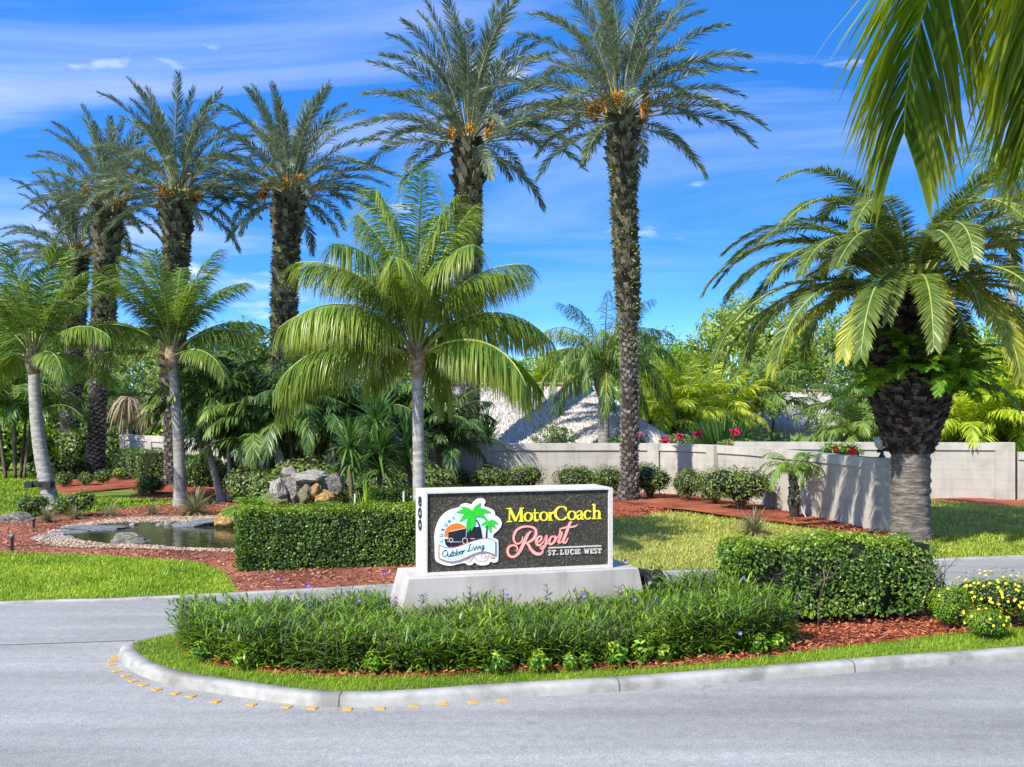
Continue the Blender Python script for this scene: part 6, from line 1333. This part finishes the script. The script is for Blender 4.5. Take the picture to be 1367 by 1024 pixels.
for a in [(172, 722, 19.4, .46, .30, .17, 'rock', 0, 'grey pitted rock standing in the front of the pond', .1, 0), (135, 706, 21.6, .85, .40, .07, 'slate', 0, 'long dark flat slab on the left rear pond edge', .1, .02), (92, 711, 21, .45, .3, .06, 'slate', 1, 'small dark flat slab at the left tip of the pond', .3, 0), (261, 700, 22.2, .62, .32, .11, 'slate', 1, 'dark flat slab tilted on the rear right pond edge', .25, -.1), (15, 698, 23.2, .52, .4, .25, 'rock', 1, 'dark boulder in the mulch at the left picture edge', .2, 0), (178, 703, 22.2, .10, .1, .09, 'pale', 0, 'single white stone on the rear gravel edge', .2, 0), (214, 702, 22.2, .11, .1, .08, 'pale', 1, 'white stone left of the pair by the rear slab', .5, 0), (224, 701, 22.3, .12, .1, .09, 'pale', 0, 'white stone right of the pair by the rear slab', 1.2, 0), (306, 695, 22, .34, .3, .20, 'ochre', 1, 'ochre boulder at the pond edge beside the hedge', .4, 0), (86, 720, 20, .34, .2, .07, 'pale', 1, 'pale flat rock at the front left of the pond', .2, 0), (58, 719, 20.1, .26, .2, .06, 'pale', 0, 'low pale rock on the left gravel tip', .2, 0)]:
    rock(*a[:9], grp, *a[9:])
mb = MB(); tube(mb, [(0, 0, 0), (-.35, .1, .35), (-.6, .2, .75)], [.085, .08, .07], 9); tag(mb.obj('fallen_log', M['greytrunk'], None, G(478, 688) + [-.1, -.6, 0]), 'grey log leaning against the right side of the waterfall', 'log')

# ------------------------------------------------------------------ broadleaf trees behind
def tree_proto(h, cw, n, ls, mat, seed, th=.35, lumps=13):
    reseed(seed); mt = MB(); mc = MB()
    tube(mt, [(0, 0, 0), (.05, 0, h * .2), (0, .05, h * th)], [h * .035, h * .028, h * .022], 9)
    for q in range(lumps):
        a = q * 2.4; f = q / lumps; zc = h * (th + .12 + (1 - th - .22) * f ** .8); r_ = cw * .5 * (1 - .55 * f) * U(.5, 1); c = np.array([cos(a) * r_, sin(a) * r_, zc]); rr = cw * U(.17, .30)
        s0 = np.array([0, .03, h * th * .9]); tube(mt, [s0, (s0 + c) / 2 + [0, 0, -.1], c], [h * .013, h * .009, h * .004], 5)
        k = n // lumps; d = nz(rng.normal(size=(k, 3))); p = c + d * rr * (U(.25, 1, k) ** .5)[:, None] * [1, 1, .78]; nn_ = np.array([mnoise.noise(Vector(x * 1.6)) for x in p]); p, d = p[nn_ > -.22], d[nn_ > -.22]
        leaves(mc, p, d, ls, .5, 0, up=.35)
    return mt.mesh('tree_trunk', M['greytrunk']), mc.mesh('tree_crown', M[mat])
TR = {'bright': [tree_proto(6, 5.2, 8000, .20, 'bright', 401), tree_proto(6, 5, 8000, .22, 'bright', 402)], 'tree': [tree_proto(7, 6, 9000, .20, 'tree', 403), tree_proto(7, 5.6, 9000, .22, 'tree', 404)]}
grp = 'broadleaf trees beyond the wall'
for (px, Y, s, kd, j, lab) in [(-10, 52, 1.35, 'bright', 0, 'pale green leafy tree at the far left edge behind the palms'), (30, 60, 1.45, 'tree', 0, 'leafy tree behind the leftmost date palm crown'), (95, 62, 1.2, 'bright', 1, 'bright green tree between the two left date trunks'), (165, 56, 1.05, 'tree', 1, 'leafy tree filling the gap right of the leaning date trunk'), (250, 54, .95, 'tree', 0, 'leafy tree behind the upright dark coconut palm'), (325, 50, 1.0, 'tree', 1, 'leafy tree showing under the sky gap between date trunks'), (430, 50, .95, 'tree', 0, 'leafy tree behind the coconut fronds left side'), (560, 52, .9, 'tree', 1, 'leafy tree behind the coconut crown'), (640, 55, 1.0, 'bright', 0, 'bright leafy tree behind the dark date trunk'), (735, 58, 1.0, 'bright', 1, 'yellow green leafy tree behind the queen palm left side'), (850, 62, 1.05, 'tree', 0, 'leafy tree far behind the scaly date trunk'), (905, 58, 1.1, 'bright', 0, 'bright leafy tree far behind the thatched roof end'), (985, 55, 1.25, 'tree', 1, 'tall dark leafy tree between yellow palms and stout palm fronds'), (1050, 60, 1.2, 'bright', 1, 'bright leafy tree behind the small thatched roof'), (1120, 56, 1.15, 'tree', 0, 'leafy tree behind the left fronds of the stout palm'), (1220, 50, 1.1, 'tree', 1, 'leafy tree right behind the stout palm crown'), (1330, 48, 1.15, 'bright', 0, 'bright leafy tree behind the arecas at the right'), (1420, 46, 1.25, 'tree', 0, 'leafy tree past the right picture edge'), (-90, 48, 1.3, 'tree', 1, 'leafy tree past the left picture edge')]:
    root = thing('broadleaf_tree', AtG(px, Y), lab, 'tree', grp, U(0, 6.28), s); pr = TR[kd][j]; link('trunk', pr[0], root); link('crown', pr[1], root)
# tall palm tops at the far right edge
# leafy shrubs at the left edge and behind the wall
BS = [leafy_mesh('shrub_foliage', 2600, .085, [M['bright'], M['varieg'], M['stem'], M['hedgecore']], 411 + i, (1.2, 1.1, 1), 7, light=.12) for i in range(2)]
DS = leafy_mesh('shrub_foliage', 2400, .07, bmats, 413, (1.3, 1.1, 1), 6, light=.1)
grp = 'large leafy shrubs beyond the lawn and wall'
for (px, Y, s, kd, lab) in [(8, 42, 2.6, 0, 'big bright leafy shrub at the left edge beyond the sunlit lawn'), (38, 44, 2.3, 1, 'bright leafy shrub behind the leaning coconut trunk'), (-45, 41, 2.4, 1, 'bright leafy shrub cut by the left picture edge'), (70, 48, 3.0, 0, 'tall bright shrub between coconut and leftmost date trunk'), (118, 43, 2.1, 2, 'dark leafy shrub between the two scaly date trunks'), (146, 43, 2.0, 2, 'dark leafy shrub at the left end of the cream wall'), (560, 31.5, 2.2, 2, 'dark leafy shrub behind the wall left of the date trunk'), (690, 40, 3.2, 0, 'bright shrub over the ridge pole of the thatched roof'), (880, 39, 3.0, 1, 'bright shrub behind the right slope of the thatched roof'), (1045, 33.5, 1.5, 2, 'clipped dark shrub over the wall below the small thatched roof'), (1128, 33, 1.8, 2, 'dark shrub over the wall left of the boss'), (1290, 31, 2.2, 2, 'dark shrub over the wall right of the boss'), (1362, 31, 2.3, 2, 'dark shrub over the lower wall at the right edge'), (1160, 34, 2.6, 0, 'bright shrub seen between small thatched roof and boss'), (300, 36, 2.2, 2, 'dark shrub behind the wall left of the waterfall'), (400, 34, 2.4, 2, 'dark shrub behind the wall above the waterfall'), (335, 26.2, 1.3, 2, 'low dark shrub at the foot of the slim palms'), (362, 24.5, 1.15, 2, 'low dark shrub just left of the waterfall stones'), (450, 24, 1.25, 2, 'low dark shrub behind the fallen log'), (520, 25, 1.35, 2, 'low dark shrub under the dracaena heads'), (575, 27, 1.3, 2, 'low dark shrub behind the coconut trunk at the sign'), (415, 25.5, 1.6, 2, 'dark shrub rising straight behind the capstone'), (318, 29.5, 1.3, 2, 'dark shrub between slim palms and wall'), (230, 40, 2.2, 0, 'bright shrub behind the wall over the clipped hedge'), (1010, 37, 2.2, 2, 'dark shrub behind the right flank of the spiky fan shrub'), (1078, 39, 1.35, 2, 'dark shrub under the eaves of the small thatched roof'), (1200, 33, 2.3, 2, 'dark shrub straight behind the stout palm boss'), (1330, 34, 3.0, 0, 'bright shrub among the arecas above the garden wall pillar'), (1245, 35, 3.0, 1, 'bright shrub among the arecas right of the boss'),
    (930, 36, 2.3, 2, 'dark shrub behind the left flank of the spiky fan shrub'), (130, 52, 4.0, 0, 'tall bright shrub seen between the two scaly date trunks'), (190, 50, 3.6, 1, 'tall bright shrub seen over the left end of the wall'), (20, 55, 5.0, 1, 'very tall bright shrub behind the leaning coconut crown'), (-40, 52, 4.5, 0, 'very tall bright shrub past the left picture edge'), (270, 46, 3.4, 0, 'tall bright shrub seen between slim trunks over the wall'), (110, 47, 3.2, 2, 'tall dark shrub behind the leftmost date trunk')]:
    pr = DS if kd == 2 else BS[kd]; tag(link('leafy_shrub', pr, None, AtG(px, Y), U(0, 6.28), s), lab, 'shrub', grp)
for (px, py, Y, s, lab) in [(1352, 232, 40, 1.0, 'tall palm crown showing at the right edge behind the hanging fronds'), (1388, 300, 44, 1.1, 'second tall palm crown past the right picture edge')]:
    t = At(px, py, Y); root = thing('tall_palm', (t[0], t[1], 0), lab, 'palm tree', 'tall palms at the right edge'); reseed(int(px)); mb, pts, rad = ring_trunk((t[0], t[1], 0), t, .22, .16, None); mb.obj('trunk', M['greytrunk'], root); tp = pts[-1]
    mb = MB(); tube(mb, [tp, tp + [0, 0, .8]], [.18, .05], 8); c = mb.obj('crown', [M['queen'], M['rachis']], root); crown_fronds(c, [(QF[i], R(q * 137.5 + i * 20), 1.0, .2) for i in range(5) for q in range((4, 6, 6, 6, 4)[i])], tp, .1)
